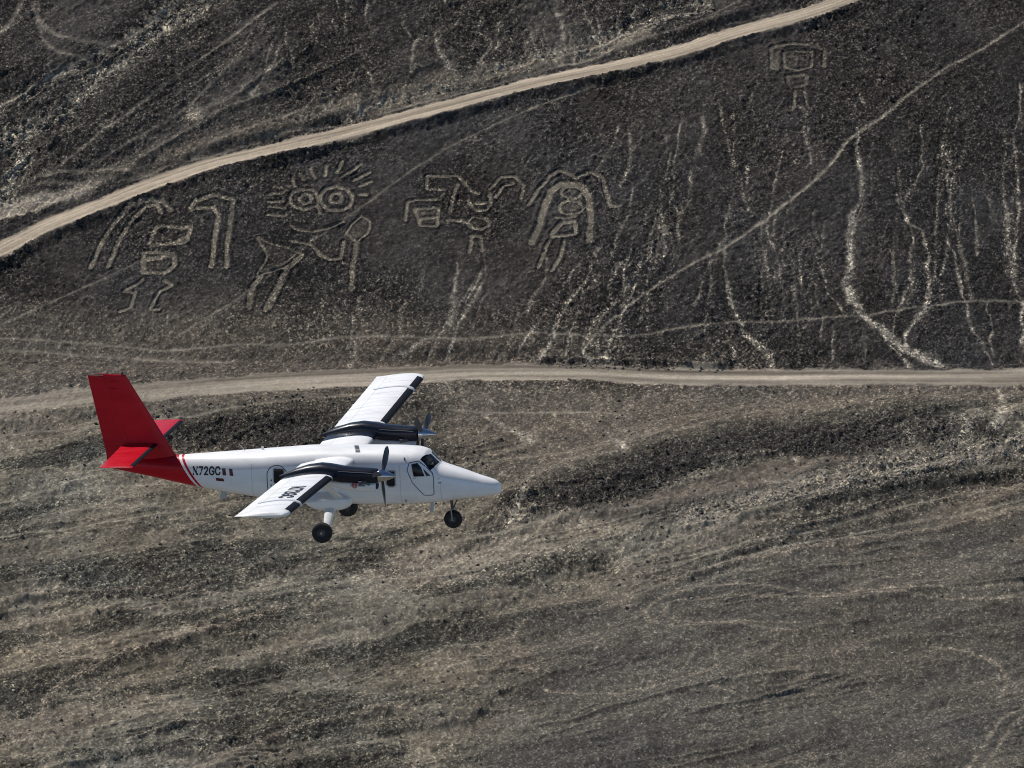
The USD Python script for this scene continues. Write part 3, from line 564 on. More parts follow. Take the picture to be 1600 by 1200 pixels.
for k, e in enumerate(names, 1):                    # each figure part stays one connected piece
    if isinstance(e, tuple):
        lab, n_ = ndimage.label((owner == k)[:-1, :-1])
        if n_ > 1:
            keep = np.argmax(np.bincount(lab.ravel())[1:]) + 1
            owner[:-1, :-1][(lab > 0) & (lab != keep)] = 1
gx, gy = np.gradient(H, xs, axis=1), np.gradient(H, ys, axis=0)
N = np.stack([-gx, -gy, np.ones_like(H)], -1); N /= np.linalg.norm(N, axis=-1, keepdims=True)
PTS = np.stack([X, Y, H], -1).reshape(-1, 3).astype(np.float32); NRM = N.reshape(-1, 3).astype(np.float32); TIN = T.reshape(-1, 3).astype(np.float32); STO = stony.reshape(-1).astype(np.float32)
idx = np.arange(NY * NX, dtype=np.int32).reshape(NY, NX)
quads = np.stack([idx[:-1, :-1], idx[:-1, 1:], idx[1:, 1:], idx[1:, :-1]], -1).reshape(-1, 4)
qown = owner[:-1, :-1].ravel()

def field_mesh(path, q, pts, nrm, tin, mat, sto=None):
    used, inv = np.unique(q, return_inverse=True)
    m = UsdGeom.Mesh.Define(stage, path)
    m.CreatePointsAttr(Vt.Vec3fArray.FromNumpy(pts[used])); m.CreateFaceVertexCountsAttr(Vt.IntArray.FromNumpy(np.full(len(q), 4, np.int32)))
    m.CreateFaceVertexIndicesAttr(Vt.IntArray.FromNumpy(inv.reshape(-1).astype(np.int32))); m.CreateSubdivisionSchemeAttr("none")
    m.CreateNormalsAttr(Vt.Vec3fArray.FromNumpy(nrm[used])); m.SetNormalsInterpolation("vertex")
    UsdGeom.PrimvarsAPI(m).CreatePrimvar("tint", Sdf.ValueTypeNames.Color3fArray, "vertex").Set(Vt.Vec3fArray.FromNumpy(tin[used]))
    sto = np.repeat((np.ones(len(used), np.float32) if sto is None else sto[used])[:, None], 3, 1)
    UsdGeom.PrimvarsAPI(m).CreatePrimvar("stony", Sdf.ValueTypeNames.Color3fArray, "vertex").Set(Vt.Vec3fArray.FromNumpy(np.ascontiguousarray(sto)))
    UsdShade.MaterialBindingAPI.Apply(m.GetPrim()).Bind(UsdShade.Material.Get(stage, mat) if isinstance(mat, str) else mat)
    return m.GetPrim()

LOOK = {"hillside": STONY, "valley_floor": STONY, "dry_wash": STONY, "rill": STONY, "footpath": STONY, "upper_road": DUSTY, "lower_road": DUSTY}
LABEL = {"hillside": ("hillside", "dark stony hillside carrying the ground drawings"), "valley_floor": ("valley_floor", "grey brown desert floor below the aircraft"),
         "dry_wash": ("dry_wash", "pale boulder-strewn dry wash in the upper left corner"), "rill": ("erosion_gully", None), "footpath": ("footpath", None),
         "upper_road": ("dirt_road", "pale dirt road climbing across the hillside"), "lower_road": ("dirt_road", "wide dusty dirt road along the foot of the hill")}
glyph_root = {}
for k, e in enumerate(names, 1):
    q = quads[qown == k]
    if len(q) < 3: continue
    if isinstance(e, tuple):
        _, gi, pi = e
        if gi not in glyph_root:
            glyph_root[gi] = thing(GLYPHS[gi][0], GLYPHS[gi][1], "geoglyph", None, "ground drawings on the hillside")
        field_mesh(path_of(glyph_names[(gi, pi)], glyph_root[gi]), q, PTS, NRM, TIN, CLEARED, STO)
    else:
        nm, lab = LABEL[e]
        tag(field_mesh(path_of(nm), q, PTS, NRM, TIN, LOOK[e], STO), lab, None, None, "structure")

# coarse desert far around, with the fine field cut out of it
cx_ = np.concatenate([np.arange(-6000, -140, 60), [-140], np.arange(-100, 140, 40), [140], np.arange(180, 6001, 60)])
cy_ = np.concatenate([np.arange(-5000, 1300, 60), [1352], np.arange(1400, 1700, 40), [ys[-1]], np.arange(1740, 9000, 60)])
CX, CY = np.meshgrid(cx_, cy_)
yy = np.clip(CY, 1280, 1715)
CH = base_height(np.clip(CX, -400, 400), yy) + np.where(CY < 1280, (CY - 1280) * 0.012, 0) + np.where(CY > 1715, -(CY - 1715) * 0.1, 0)
CH += 14 * fb(CX / 700, CY / 700, 3, 90) * smooth01((np.abs(CX) - 170) / 500 + np.clip(CY - 1750, 0, None) / 400 + np.clip(1250 - CY, 0, None) / 400) - 1.2
cid = np.arange(CX.size, dtype=np.int32).reshape(CX.shape)
cq = np.stack([cid[:-1, :-1], cid[:-1, 1:], cid[1:, 1:], cid[1:, :-1]], -1).reshape(-1, 4)
mx, my = CX.ravel()[cq].mean(1), CY.ravel()[cq].mean(1)
cq = cq[~((np.abs(mx) < 140) & (my > 1352) & (my < ys[-1]))]
cg, cgy = np.gradient(CH, cx_, axis=1), np.gradient(CH, cy_, axis=0)
CN = np.stack([-cg, -cgy, np.ones_like(CH)], -1); CN /= np.linalg.norm(CN, axis=-1, keepdims=True)
CT = np.empty(CX.shape + (3,), np.float32); CT[:] = (0.10, 0.09, 0.076); CT *= (1 + .2 * fb(CX / 300, CY / 300, 3, 95))[..., None].clip(.6, 1.5)
tag(field_mesh(path_of("desert"), cq, np.stack([CX, CY, CH], -1).reshape(-1, 3).astype(np.float32), CN.reshape(-1, 3).astype(np.float32), CT.reshape(-1, 3), STONY), "open desert stretching away beyond the frame", None, None, "structure")

# --- loose boulders
def rock_mesh(seed):
    r = np.random.default_rng(seed); m = trimesh.creation.icosphere(1)
    m.vertices *= (1 + .28 * r.standard_normal(len(m.vertices)))[:, None].clip(.6, 1.5); m.vertices *= [1, .8, .62]
    return m
def scatter(name, label, mat, xy, sizes):
    pi = UsdGeom.PointInstancer.Define(stage, path_of(name))
    protos = []
    for k in range(3):
        p = usdkit.mesh(stage, pi.GetPath().pathString + f"/boulder_shape_{k:03d}" if k else pi.GetPath().pathString + "/boulder_shape", rock_mesh(k), mat, smooth=False)
        protos.append(p.GetPath())
    pi.CreatePrototypesRel().SetTargets(protos)
    g = to_grid(xy); z = ndimage.map_coordinates(H, list(g.T[::-1]), order=1)
    pi.CreatePositionsAttr(Vt.Vec3fArray.FromNumpy(np.column_stack([xy, z + 0.15 * sizes]).astype(np.float32)))
    pi.CreateProtoIndicesAttr(Vt.IntArray.FromNumpy(rng.integers(0, 3, len(xy)).astype(np.int32)))
    pi.CreateScalesAttr(Vt.Vec3fArray.FromNumpy(np.repeat(sizes[:, None], 3, 1).astype(np.float32)))
    a = rng.random(len(xy)) * 2 * np.pi
    pi.CreateOrientationsAttr(Vt.QuathArray([Gf.Quath(float(math.cos(t / 2)), 0, 0, float(math.sin(t / 2))) for t in a]))
    tag(pi.GetPrim(), label, "boulders", None, "stuff")
def pick(weight, n, seed):
    r = np.random.default_rng(seed); p = weight.ravel().clip(0); k = r.choice(p.size, n, p=p / p.sum(), replace=False)
    return np.stack([X.ravel()[k] + r.uniform(-.1, .1, n), Y.ravel()[k] + r.uniform(-.1, .1, n)], 1), r
xy, r = pick(.05 * lower * (1 - road_lo) * (1 - smoothdark) + .9 * rocky + .5 * rocky2, 3600, 21)
scatter("dark_boulders", "loose dark boulders strewn over the desert slopes", ROCK, xy, 0.14 + 0.26 * r.random(len(xy)) ** 3)
xy, r = pick(wash_m ** 2 + .8 * gravel + .35 * (rill_tint > .5) * rill_tint + .02 * lower * (1 - road_lo), 4200, 22)
scatter("pale_boulders", "pale boulders lying in the dry washes and gravel bands", PALEROCK, xy, 0.12 + 0.24 * r.random(len(xy)) ** 2.5)
line_a = area([(150, 640), (360, 628), (560, 600), (560, 640), (330, 655), (160, 668)], 1.0)
line_b = area([(860, 566), (1000, 570), (1140, 570), (1140, 580), (1000, 580), (860, 574)], .5)
xy, r = pick(line_a + 1.6 * line_b, 170, 23)
scatter("roadside_boulders", "dark lumps of spoil pushed up along the lower road", ROCK, xy, 0.16 + 0.30 * r.random(len(xy)) ** 2.5)

# ------------------------------------------------------------------ the aircraft (x forward from the nose tip, y to its left, z up)
plane = UsdGeom.Xform.Define(stage, path_of("airplane"))
PR = np.array([[0.96986806, 0.2407862, -0.0371209], [-0.24033995, 0.970555, 0.01611507], [0.03990816, -0.00670785, 0.99918084]])
PT = np.array([-0.40284441, 259.51591541, CAM_Z - 76.4594133])
plane.AddTransformOp().Set(Gf.Matrix4d(*PR[:, 0], 0, *PR[:, 1], 0, *PR[:, 2], 0, *PT, 1))
A = tag(plane.GetPrim(), "white twin-engine propeller airplane with a red tail flying over the desert", "airplane")

# fuselage profiles: x, top, bottom, half width, roundness
PROF = np.array([
    (0.0, 0.07, -0.03, 0.03, 2.0), (-0.025, 0.165, -0.14, 0.13, 2.0), (-0.10, 0.255, -0.215, 0.205, 2.0), (-0.30, 0.35, -0.275, 0.29, 2.1), (-0.8, 0.49, -0.34, 0.40, 2.2), (-1.27, 0.635, -0.395, 0.51, 2.3),
    (-1.8, 0.79, -0.47, 0.62, 2.4), (-2.22, 0.915, -0.525, 0.70, 2.5), (-2.36, 1.01, -0.54, 0.725, 2.55), (-2.50, 1.15, -0.555, 0.75, 2.6), (-2.63, 1.275, -0.565, 0.77, 2.7), (-2.80, 1.40, -0.58, 0.80, 2.8), (-3.2, 1.475, -0.61, 0.845, 3.0),
    (-3.8, 1.485, -0.64, 0.87, 3.1), (-5.0, 1.46, -0.67, 0.875, 3.2), (-6.2, 1.43, -0.69, 0.875, 3.2), (-7.2, 1.39, -0.68, 0.87, 3.1), (-8.2, 1.30, -0.64, 0.85, 2.9), (-9.4, 1.19, -0.55, 0.77, 2.6), (-10.4, 1.10, -0.44, 0.66, 2.4),
    (-11.6, 0.99, -0.28, 0.51, 2.2), (-12.5, 0.90, -0.13, 0.38, 2.1), (-13.4, 0.82, 0.04, 0.26, 2.0), (-14.3, 0.74, 0.20, 0.16, 2.0), (-14.9, 0.68, 0.30, 0.09, 2.0), (-15.1, 0.62, 0.36, 0.05, 2.0)])
PX = PROF[::-1, 0]
f_top, f_bot, f_wid, f_n = (PchipInterpolator(PX, PROF[::-1, k]) for k in (1, 2, 3, 4))
def implicit(p):
    x = np.clip(p[..., 0], -15.1, 0); t, b, w, n = f_top(x), f_bot(x), f_wid(x), f_n(x)
    return np.abs(p[..., 1] / w) ** n + np.abs((p[..., 2] - (t + b) / 2) / ((t - b) / 2)) ** n - 1
def ring(x, m, grow=0.0):
    t, b, w, n = f_top(x), f_bot(x), f_wid(x), f_n(x)
    a = np.linspace(0, 2 * np.pi, m, endpoint=False)
    c, s = np.cos(a), np.sin(a)
    r = (np.abs(c) ** n + np.abs(s) ** n) ** (-1 / n)
    return np.stack([np.full(m, x), (w + grow) * c * r, (t + b) / 2 + ((t - b) / 2 + grow) * s * r], 1)
def loft(rings, caps=True):
    m = len(rings[0]); v = np.vstack(rings); f = []
    for i in range(len(rings) - 1):
        a = i * m + np.arange(m); b = i * m + (np.arange(m) + 1) % m
        f.append(np.stack([a, b, b + m], 1)); f.append(np.stack([a, b + m, a + m], 1))
    if caps:
        n0 = len(v); v = np.vstack([v, rings[0].mean(0), rings[-1].mean(0)])
        k = np.arange(m); e = (len(rings) - 1) * m
        f.append(np.stack([(k + 1) % m, k, np.full(m, n0)], 1)); f.append(np.stack([e + k, e + (k + 1) % m, np.full(m, n0 + 1)], 1))
    out = trimesh.Trimesh(v, np.vstack(f), process=False)
    if caps and out.volume < 0: out.invert()
    return out
def strike(p, d, far=3.0):
    """Where lines from p along d meet the fuselage skin."""
    p, d = np.asarray(p, float), np.asarray(d, float); lo, hi = np.zeros(len(p)), np.full(len(p), np.nan)
    ts = np.linspace(0, far, 160); val = implicit(p[:, None] + ts[None, :, None] * d)
    k = (val < 0).argmax(1); lo = ts[np.maximum(k - 1, 0)]; hi = ts[k]
    for _ in range(24):
        mid = (lo + hi) / 2; inside = implicit(p + mid[:, None] * d) < 0
        hi = np.where(inside, mid, hi); lo = np.where(inside, lo, mid)
    return p + hi[:, None] * d
def frame_for(side):
    """Two axes of the drawing plane, its origin and the direction of the projection."""
    return {"right": (np.array([1, 0, 0]), np.array([0, 0, 1]), np.array([0, -2.0, 0]), np.array([0, 1.0, 0])),
            "left": (np.array([1, 0, 0]), np.array([0, 0, 1]), np.array([0, 2.0, 0]), np.array([0, -1.0, 0])),
            "top": (np.array([1, 0, 0]), np.array([0, 1, 0]), np.array([0, 0, 3.0]), np.array([0, 0, -1.0]))}[side]
def tri2d(poly, cell=0.05):
    x0, y0, x1, y1 = poly.bounds; pts, fcs, n = [], [], 0
    from shapely.geometry import box
    gx, gy = np.arange(x0, x1 + cell, cell), np.arange(y0, y1 + cell, cell)
    for i in range(len(gx) - 1):
        for j in range(len(gy) - 1):
            c = poly.intersection(box(gx[i], gy[j], gx[i + 1], gy[j + 1]))
            for g in getattr(c, "geoms", [c]):
                if g.geom_type == "Polygon" and g.area > 1e-9:
                    v, f = trimesh.creation.triangulate_polygon(g, engine="earcut")
                    pts.append(v); fcs.append(f + n); n += len(v)
    m = trimesh.Trimesh(np.column_stack([np.vstack(pts), np.zeros(n)]), np.vstack(fcs), process=False); m.merge_vertices(digits_vertex=6)
    return np.array(m.vertices[:, :2]), np.array(m.faces)
def decal(poly, side, lift=0.006, cell=0.05):
    """A thin sheet lying on the fuselage skin inside the polygon (x, z) or (x, y)."""
    if not isinstance(poly, Polygon) and not hasattr(poly, "geoms"): poly = Polygon(poly)
    e1, e2, o, d = frame_for(side)
    v, f = tri2d(poly, cell)
    p = strike(o + v[:, :1] * e1 + v[:, 1:] * e2, d) - lift * d
    m = trimesh.Trimesh(p, f, process=False)
    if m.face_normals.mean(0) @ d > 0: m.invert()
    return m
def outline(poly, w): p = Polygon(poly) if not isinstance(poly, Polygon) else poly; return p.buffer(w / 2, join_style=1).difference(p.buffer(-w / 2, join_style=1))
def rounded(poly, r): return Polygon(poly).buffer(-r).buffer(r)

# window outlines
CABIN_WIN = rounded([(-4.16, 0.80), (-3.79, 0.80), (-3.79, 0.24), (-3.88, 0.17), (-4.05, 0.17), (-4.16, 0.26)], .05)
DOOR_WIN = rounded([(-8.49, .74), (-8.06, .74), (-8.06, .16), (-8.49, .16)], .07)
SIDE_PANE_A = rounded([(-3.19, 1.04), (-2.965, 1.09), (-2.82, 0.93), (-2.69, 0.60), (-3.10, 0.575)], .02)
SIDE_PANE_B = rounded([(-2.765, 0.90), (-2.48, 0.61), (-2.64, 0.597)], .008)
def rim_of(p, w): return p.buffer(w, join_style=1).difference(p.buffer(.002))
SHIELD = rounded([(-2.27, -.055), (-2.32, -.34), (-2.40, -.56), (-2.50, -.685), (-2.88, -.655), (-2.76, -.46), (-2.66, -.24), (-2.61, -.055)], .012)
holes_side, holes_top = [SIDE_PANE_A, SIDE_PANE_B], [SHIELD]

xr = np.unique(np.round(np.concatenate([-np.array([0, .004, .01, .018, .03, .05, .07, .10, .14, .18, .25, .35, .5, .65, .8, 1, 1.2, 1.4, 1.6, 1.8, 2.0, 2.15]), np.arange(-3.3, -2.2, 0.03), np.arange(-15.1, -3.3, 0.22)]), 4))[::-1]
body = loft([ring(x, 112) for x in xr])
def cut_holes(m, grow=-0.005):
    from shapely import contains_xy
    c = m.triangles_center; kill = np.zeros(len(c), bool)
    for h in holes_side: kill |= contains_xy(h.buffer(grow), c[:, 0], c[:, 2]) & (np.abs(c[:, 1]) > .3)
    for h in holes_top: kill |= contains_xy(h.buffer(grow), c[:, 0], -np.abs(c[:, 1])) & (c[:, 2] > .5)
    out = m.copy(); out.update_faces(~kill); out.remove_unreferenced_vertices(); return out
def subdivide_near(m):
    c = m.triangles_center; k = np.nonzero((c[:, 0] > -3.3) & (c[:, 0] < -2.2) & (c[:, 2] > .45))[0]
    return m.subdivide(face_index=k)
nrm_cut = np.array([1, 0, 0.63]); nrm_cut = nrm_cut / np.linalg.norm(nrm_cut)
def between(m, s0, s1):
    o = lambda s: np.array([s, 0, 0.0])
    if s0 is not None: m = trimesh.intersections.slice_mesh_plane(m, nrm_cut, o(s0))
    if s1 is not None: m = trimesh.intersections.slice_mesh_plane(m, -nrm_cut, o(s1))
    return m
S0, S1, S2 = -11.76, -11.65, -11.54
obj("fuselage", cut_holes(subdivide_near(subdivide_near(between(body, S2, None)))), WHITE, A, smooth=40)
obj("tail_cone", between(body, None, S0), RED, A, smooth=40, label="red rear end of the fuselage")
obj("stripe", between(body, S0, S1), WHITE, A, smooth=40, label="slanted white stripe before the tail")
obj("stripe", between(body, S1, S2), RED, A, smooth=40, label="slanted red stripe before the tail")
lining = loft([ring(x, 64, -0.05) for x in np.arange(-3.45, -2.30, 0.03)], caps=False)
lining.invert(); obj("cockpit_lining", cut_holes(lining, 0.01), INSIDE, A)
bulk = trimesh.creation.box([.02, 1.5, 1.7]); bulk.apply_translation([-3.46, 0, .42]); obj("bulkhead", bulk, INSIDE, A)
panel = trimesh.creation.box([.08, 1.2, .35]); panel.apply_translation([-2.42, 0, .55]); obj("instrument_panel", panel, INSIDE, A)

# cockpit glass and frames
ws = obj("windshield", decal(SHIELD, "top", .003), PANE, A); obj("frame", decal(rim_of(SHIELD, .022), "top", .010), WHITE, ws)
mir = Polygon([(x, -y) for x, y in SHIELD.exterior.coords])
ws = obj("windshield", decal(mir, "top", .003), PANE, A); obj("frame", decal(rim_of(mir, .022), "top", .010), WHITE, ws)
DOOR = rounded([(-3.34, .82), (-3.26, 1.10), (-2.93, 1.15), (-2.66, .95), (-2.42, .70), (-2.37, .50), (-2.38, -.09), (-2.47, -.15), (-2.74, -.15), (-3.16, .36)], .05)
REAR_DOOR = Polygon([(-8.74, -.45), (-8.74, .45)] + [(-8.34 + .40 * math.cos(t), .45 + .40 * math.sin(t)) for t in np.linspace(math.pi, 0, 18)] + [(-7.94, -.45)])
for side in ("right", "left"):
    d = obj("cockpit_door", decal(outline(DOOR, .028), side, .004), SEAM, A)
    for w in (SIDE_PANE_A, SIDE_PANE_B):
        p = obj("pane", decal(w, side, .003), PANE, d); 
    obj("window_frame", decal(rim_of(SIDE_PANE_A, .03).union(rim_of(SIDE_PANE_B, .025)).difference(SIDE_PANE_A).difference(SIDE_PANE_B), side, .009), WHITE, d)
    hnd = decal([(-3.12, .50), (-3.02, .50), (-3.02, .525), (-3.12, .525)], side, .02); obj("door_handle", hnd, STEEL, d)
    w = obj("cabin_window", decal(CABIN_WIN, side, .005), DARKGLASS, A); obj("frame", decal(outline(CABIN_WIN, .05), side, .009), GREY, w)
    for x0 in (-4.95, -5.75, -6.5, -7.3):
        q = rounded([(x0 - .2, .80), (x0 + .2, .80), (x0 + .2, .30), (x0 - .2, .30)], .07)
        w = obj("cabin_window", decal(q, side, .005), DARKGLASS, A); obj("frame", decal(outline(q, .045), side, .009), GREY, w)
    d = obj("cabin_door", decal(outline(REAR_DOOR, .03), side, .004), SEAM, A)
    obj("door_window", decal(DOOR_WIN, side, .006), DARKGLASS, d); obj("window_frame", decal(outline(DOOR_WIN, .035), side, .009), GREY, d)
    for hx, hz in ((-8.62, .05), (-8.60, .25)):
        obj("hinge", decal([(hx, hz), (hx + .05, hz), (hx + .05, hz + .06), (hx, hz + .06)], side, .012), SEAM, d)
    for x0_, z0_, z1_ in ((-9.35, -.45, .85), (-2.13, -.35, .35), (-3.62, -.5, 1.0)): obj("panel_seam", decal([(x0_, z0_), (x0_ + .012, z0_), (x0_ + .012, z1_), (x0_, z1_)], side, .003), GREY, A)

# lettering, flag, plate on the right side (and left)
def thick_text(text, h, depth):
    """Bolder strokes: three copies a few millimetres apart, each a hair lower than the last."""
    parts = []
    for k, (dx, dy) in enumerate(((0, 0), (.045, .0), (.022, .03))):
        m = meshkit.text_mesh(text, h, depth, bold=True); m.apply_translation([dx * h, dy * h, -.0007 * k]); parts.append(m)
    return cat(parts)
def lettering(text, x, z, h, side, width, depth=.004):
    m = thick_text(text, h, depth); v = m.vertices.copy(); v[:, 0] *= width / v[:, 0].max(); v[:, 1] += .055 * (v[:, 0] if side == "right" else width - v[:, 0])
    ext = v[:, 0].max(); sx = 1 if side == "right" else -1
    px_ = x + sx * v[:, 0] if side == "right" else x + ext - v[:, 0]
    e1, e2, o, d = frame_for(side)
    p = strike(o + px_[:, None] * e1 + (z + v[:, 1:2]) * e2, d) - d * (.004 + v[:, 2:3])
    return trimesh.Trimesh(p, m.faces, process=False)
for side in ("right", "left"):
    obj("registration_lettering", lettering("N72GC", -11.74, .30, .31, side, 1.15), LETTER, A, smooth=False, label="dark registration letters before the tail stripes")
    fl = obj("flag", decal([(-10.50, .355), (-10.08, .365), (-10.11, .63), (-10.53, .62)], side, .004), WHITE, A, label="small red and white flag beside the registration")
    for k in (0, 2):
        a, b = -10.50 + .14 * k, -10.50 + .14 * (k + 1)
        obj("flag_band", decal([(a, .36), (b, .36), (b - .03, .625), (a - .03, .625)], side, .007), DARKRED, fl)
    obj("plate", decal([(-10.78, .13), (-10.46, .12), (-10.48, .235), (-10.79, .245)], side, .006), DARKRED, A)
    obj("static_port", decal([(-2.20, .31), (-2.10, .33), (-2.10, .36), (-2.20, .35)], side, .012), SEAM, A)
hatch = obj("roof_hatch", decal([(-5.37, -.57), (-5.18, -.57), (-5.42, .13), (-5.62, .13)], "top", .008), GREY, A)
obj("louver", decal([(-5.355, -.54), (-5.205, -.54), (-5.23, -.44), (-5.385, -.44)], "top", .013), DGREY, hatch); obj("louver", decal([(-5.41, -.38), (-5.27, -.38), (-5.42, .08), (-5.57, .08)], "top", .013), DGREY, hatch)

# --- wing
CH0, LE0 = 1.98, -5.38
def chord_z(y): return 1.06 + 0.052 * np.abs(y)
INC = math.radians(3.6)
def foil(t=0.16, n=34):
    u = 0.5 * (1 - np.cos(np.linspace(0, np.pi, n)))
    th = 5 * t * (0.2969 * np.sqrt(u) - 0.126 * u - 0.3516 * u ** 2 + 0.2843 * u ** 3 - 0.1036 * u ** 4)
    cam_ = 0.10 * u * (1 - u) * 0.9
    return u, cam_ * 0.45 + th, cam_ * 0.45 - th
def wing_pt(y, u, w, grow=0.0):
    """u along the chord from the leading edge, w up, both in chords."""
    return np.stack([LE0 - CH0 * u * math.cos(INC) + CH0 * w * math.sin(INC) * -1, np.broadcast_to(y, np.shape(u)), chord_z(y) + CH0 * w - CH0 * u * math.sin(INC) + .0], -1)
def foil_loop(u0, u1, n=26, t=0.16):
    s = 0.5 * (1 - np.cos(np.linspace(0, np.pi, n))) if u0 == 0 else np.linspace(0, 1, n)
    u = u0 + (u1 - u0) * s
    th = 5 * t * (0.2969 * np.sqrt(u) - 0.126 * u - 0.3516 * u ** 2 + 0.2843 * u ** 3 - 0.1036 * u ** 4); c = .04 * u * (1 - u)
    return np.concatenate([u[::-1], u[1:] if u0 == 0 else u]), np.concatenate([(c + th)[::-1], (c - th)[1:] if u0 == 0 else c - th])
def wing_span(y0, y1, u0, u1, n=3, grow=0.0, t=0.16):
    u, w = foil_loop(u0, u1, t=t)
    if grow:
        p = np.stack([u, w], 1); tg = np.gradient(p, axis=0); nn = np.stack([tg[:, 1], -tg[:, 0]], 1); nn /= np.linalg.norm(nn, axis=1, keepdims=True)
        if (nn * (p - p.mean(0))).sum() < 0: nn = -nn
        p = p + grow / CH0 * nn; u, w = p[:, 0], p[:, 1]
    m = loft([wing_pt(y, u, w) for y in np.linspace(y0, y1, n)])
    return m
def tip_cap(sg):
    u, w = foil_loop(0, 1); rings = []
    for q in np.linspace(0, 1, 9):
        k = math.sqrt(max(1 - q * q, 0.0004)); y = sg * (9.56 + .36 * q)
        uu = u * (1 - .10 * q ** 2.5) + .10 * q ** 2.5 * 0.9
        rings.append(wing_pt(y, uu, w * k + .012 * q))
    return loft(rings)
obj("wing", cat([wing_span(-9.56, 0, 0, .735, 9), wing_span(0.0, 9.56, 0, .735, 9)]), WHITE, A, smooth=40)
for sg in (-1, 1):
    s = lambda a: sg * a
    obj("wing_tip", tip_cap(sg), WHITE, A, smooth=50)
    obj("flap", wing_span(s(1.0), s(5.7), .742, 1.0), WHITE, A, smooth=40)
    obj("aileron", wing_span(s(5.73), s(9.55), .742, 1.0), WHITE, A, smooth=40)
    obj("leading_edge_boot", wing_span(s(3.85), s(7.92), 0, .105, 3, .006), BOOT, A, smooth=40)
    obj("leading_edge_boot", wing_span(s(8.17), s(9.42), 0, .105, 3, .006), BOOT, A, smooth=40)
    obj("wing_fence", wing_span(s(7.97), s(8.12), 0, .80, 2, .022), PALEGREY, A, smooth=40)
    obj("walkway_panel", wing_span(s(2.0), s(3.72), 0.0, 1.0, 5, .007), NAVY, A, smooth=40, label="black painted band across the wing at the engine")
    for yy in (4.75, 5.7, 6.65, 7.35, 8.8): obj("rib_seam", wing_span(s(yy), s(yy + .014), .11, .735, 2, .0035), PALEGREY, A)
    for yy in (4.6, 6.6): 
        b = trimesh.creation.icosphere(2); b.vertices *= [.45, .05, .10]; b.apply_translation([LE0 - 1.62, s(yy), chord_z(yy) - .20]); obj("flap_hinge_fairing", b, WHITE, A, smooth=True)
# lettering on top of the right wing
m = thick_text("N72GC", .52, .003); v = m.vertices.copy(); v[:, 0] *= 1.95 / v[:, 0].max()
yv = -(5.75 + v[:, 0]); xv = -6.33 + v[:, 1]
uu = (LE0 - xv) / CH0; th = 5 * .16 * (0.2969 * np.sqrt(uu) - 0.126 * uu - 0.3516 * uu ** 2 + 0.2843 * uu ** 3 - 0.1036 * uu ** 4) + .04 * uu * (1 - uu)
pp = wing_pt(yv, uu, th); pp[:, 1] = yv; pp[:, 2] += .012 + v[:, 2]
obj("registration_lettering", trimesh.Trimesh(pp, m.faces, process=False), LETTER, A, smooth=False, label="dark registration letters on top of the right wing")

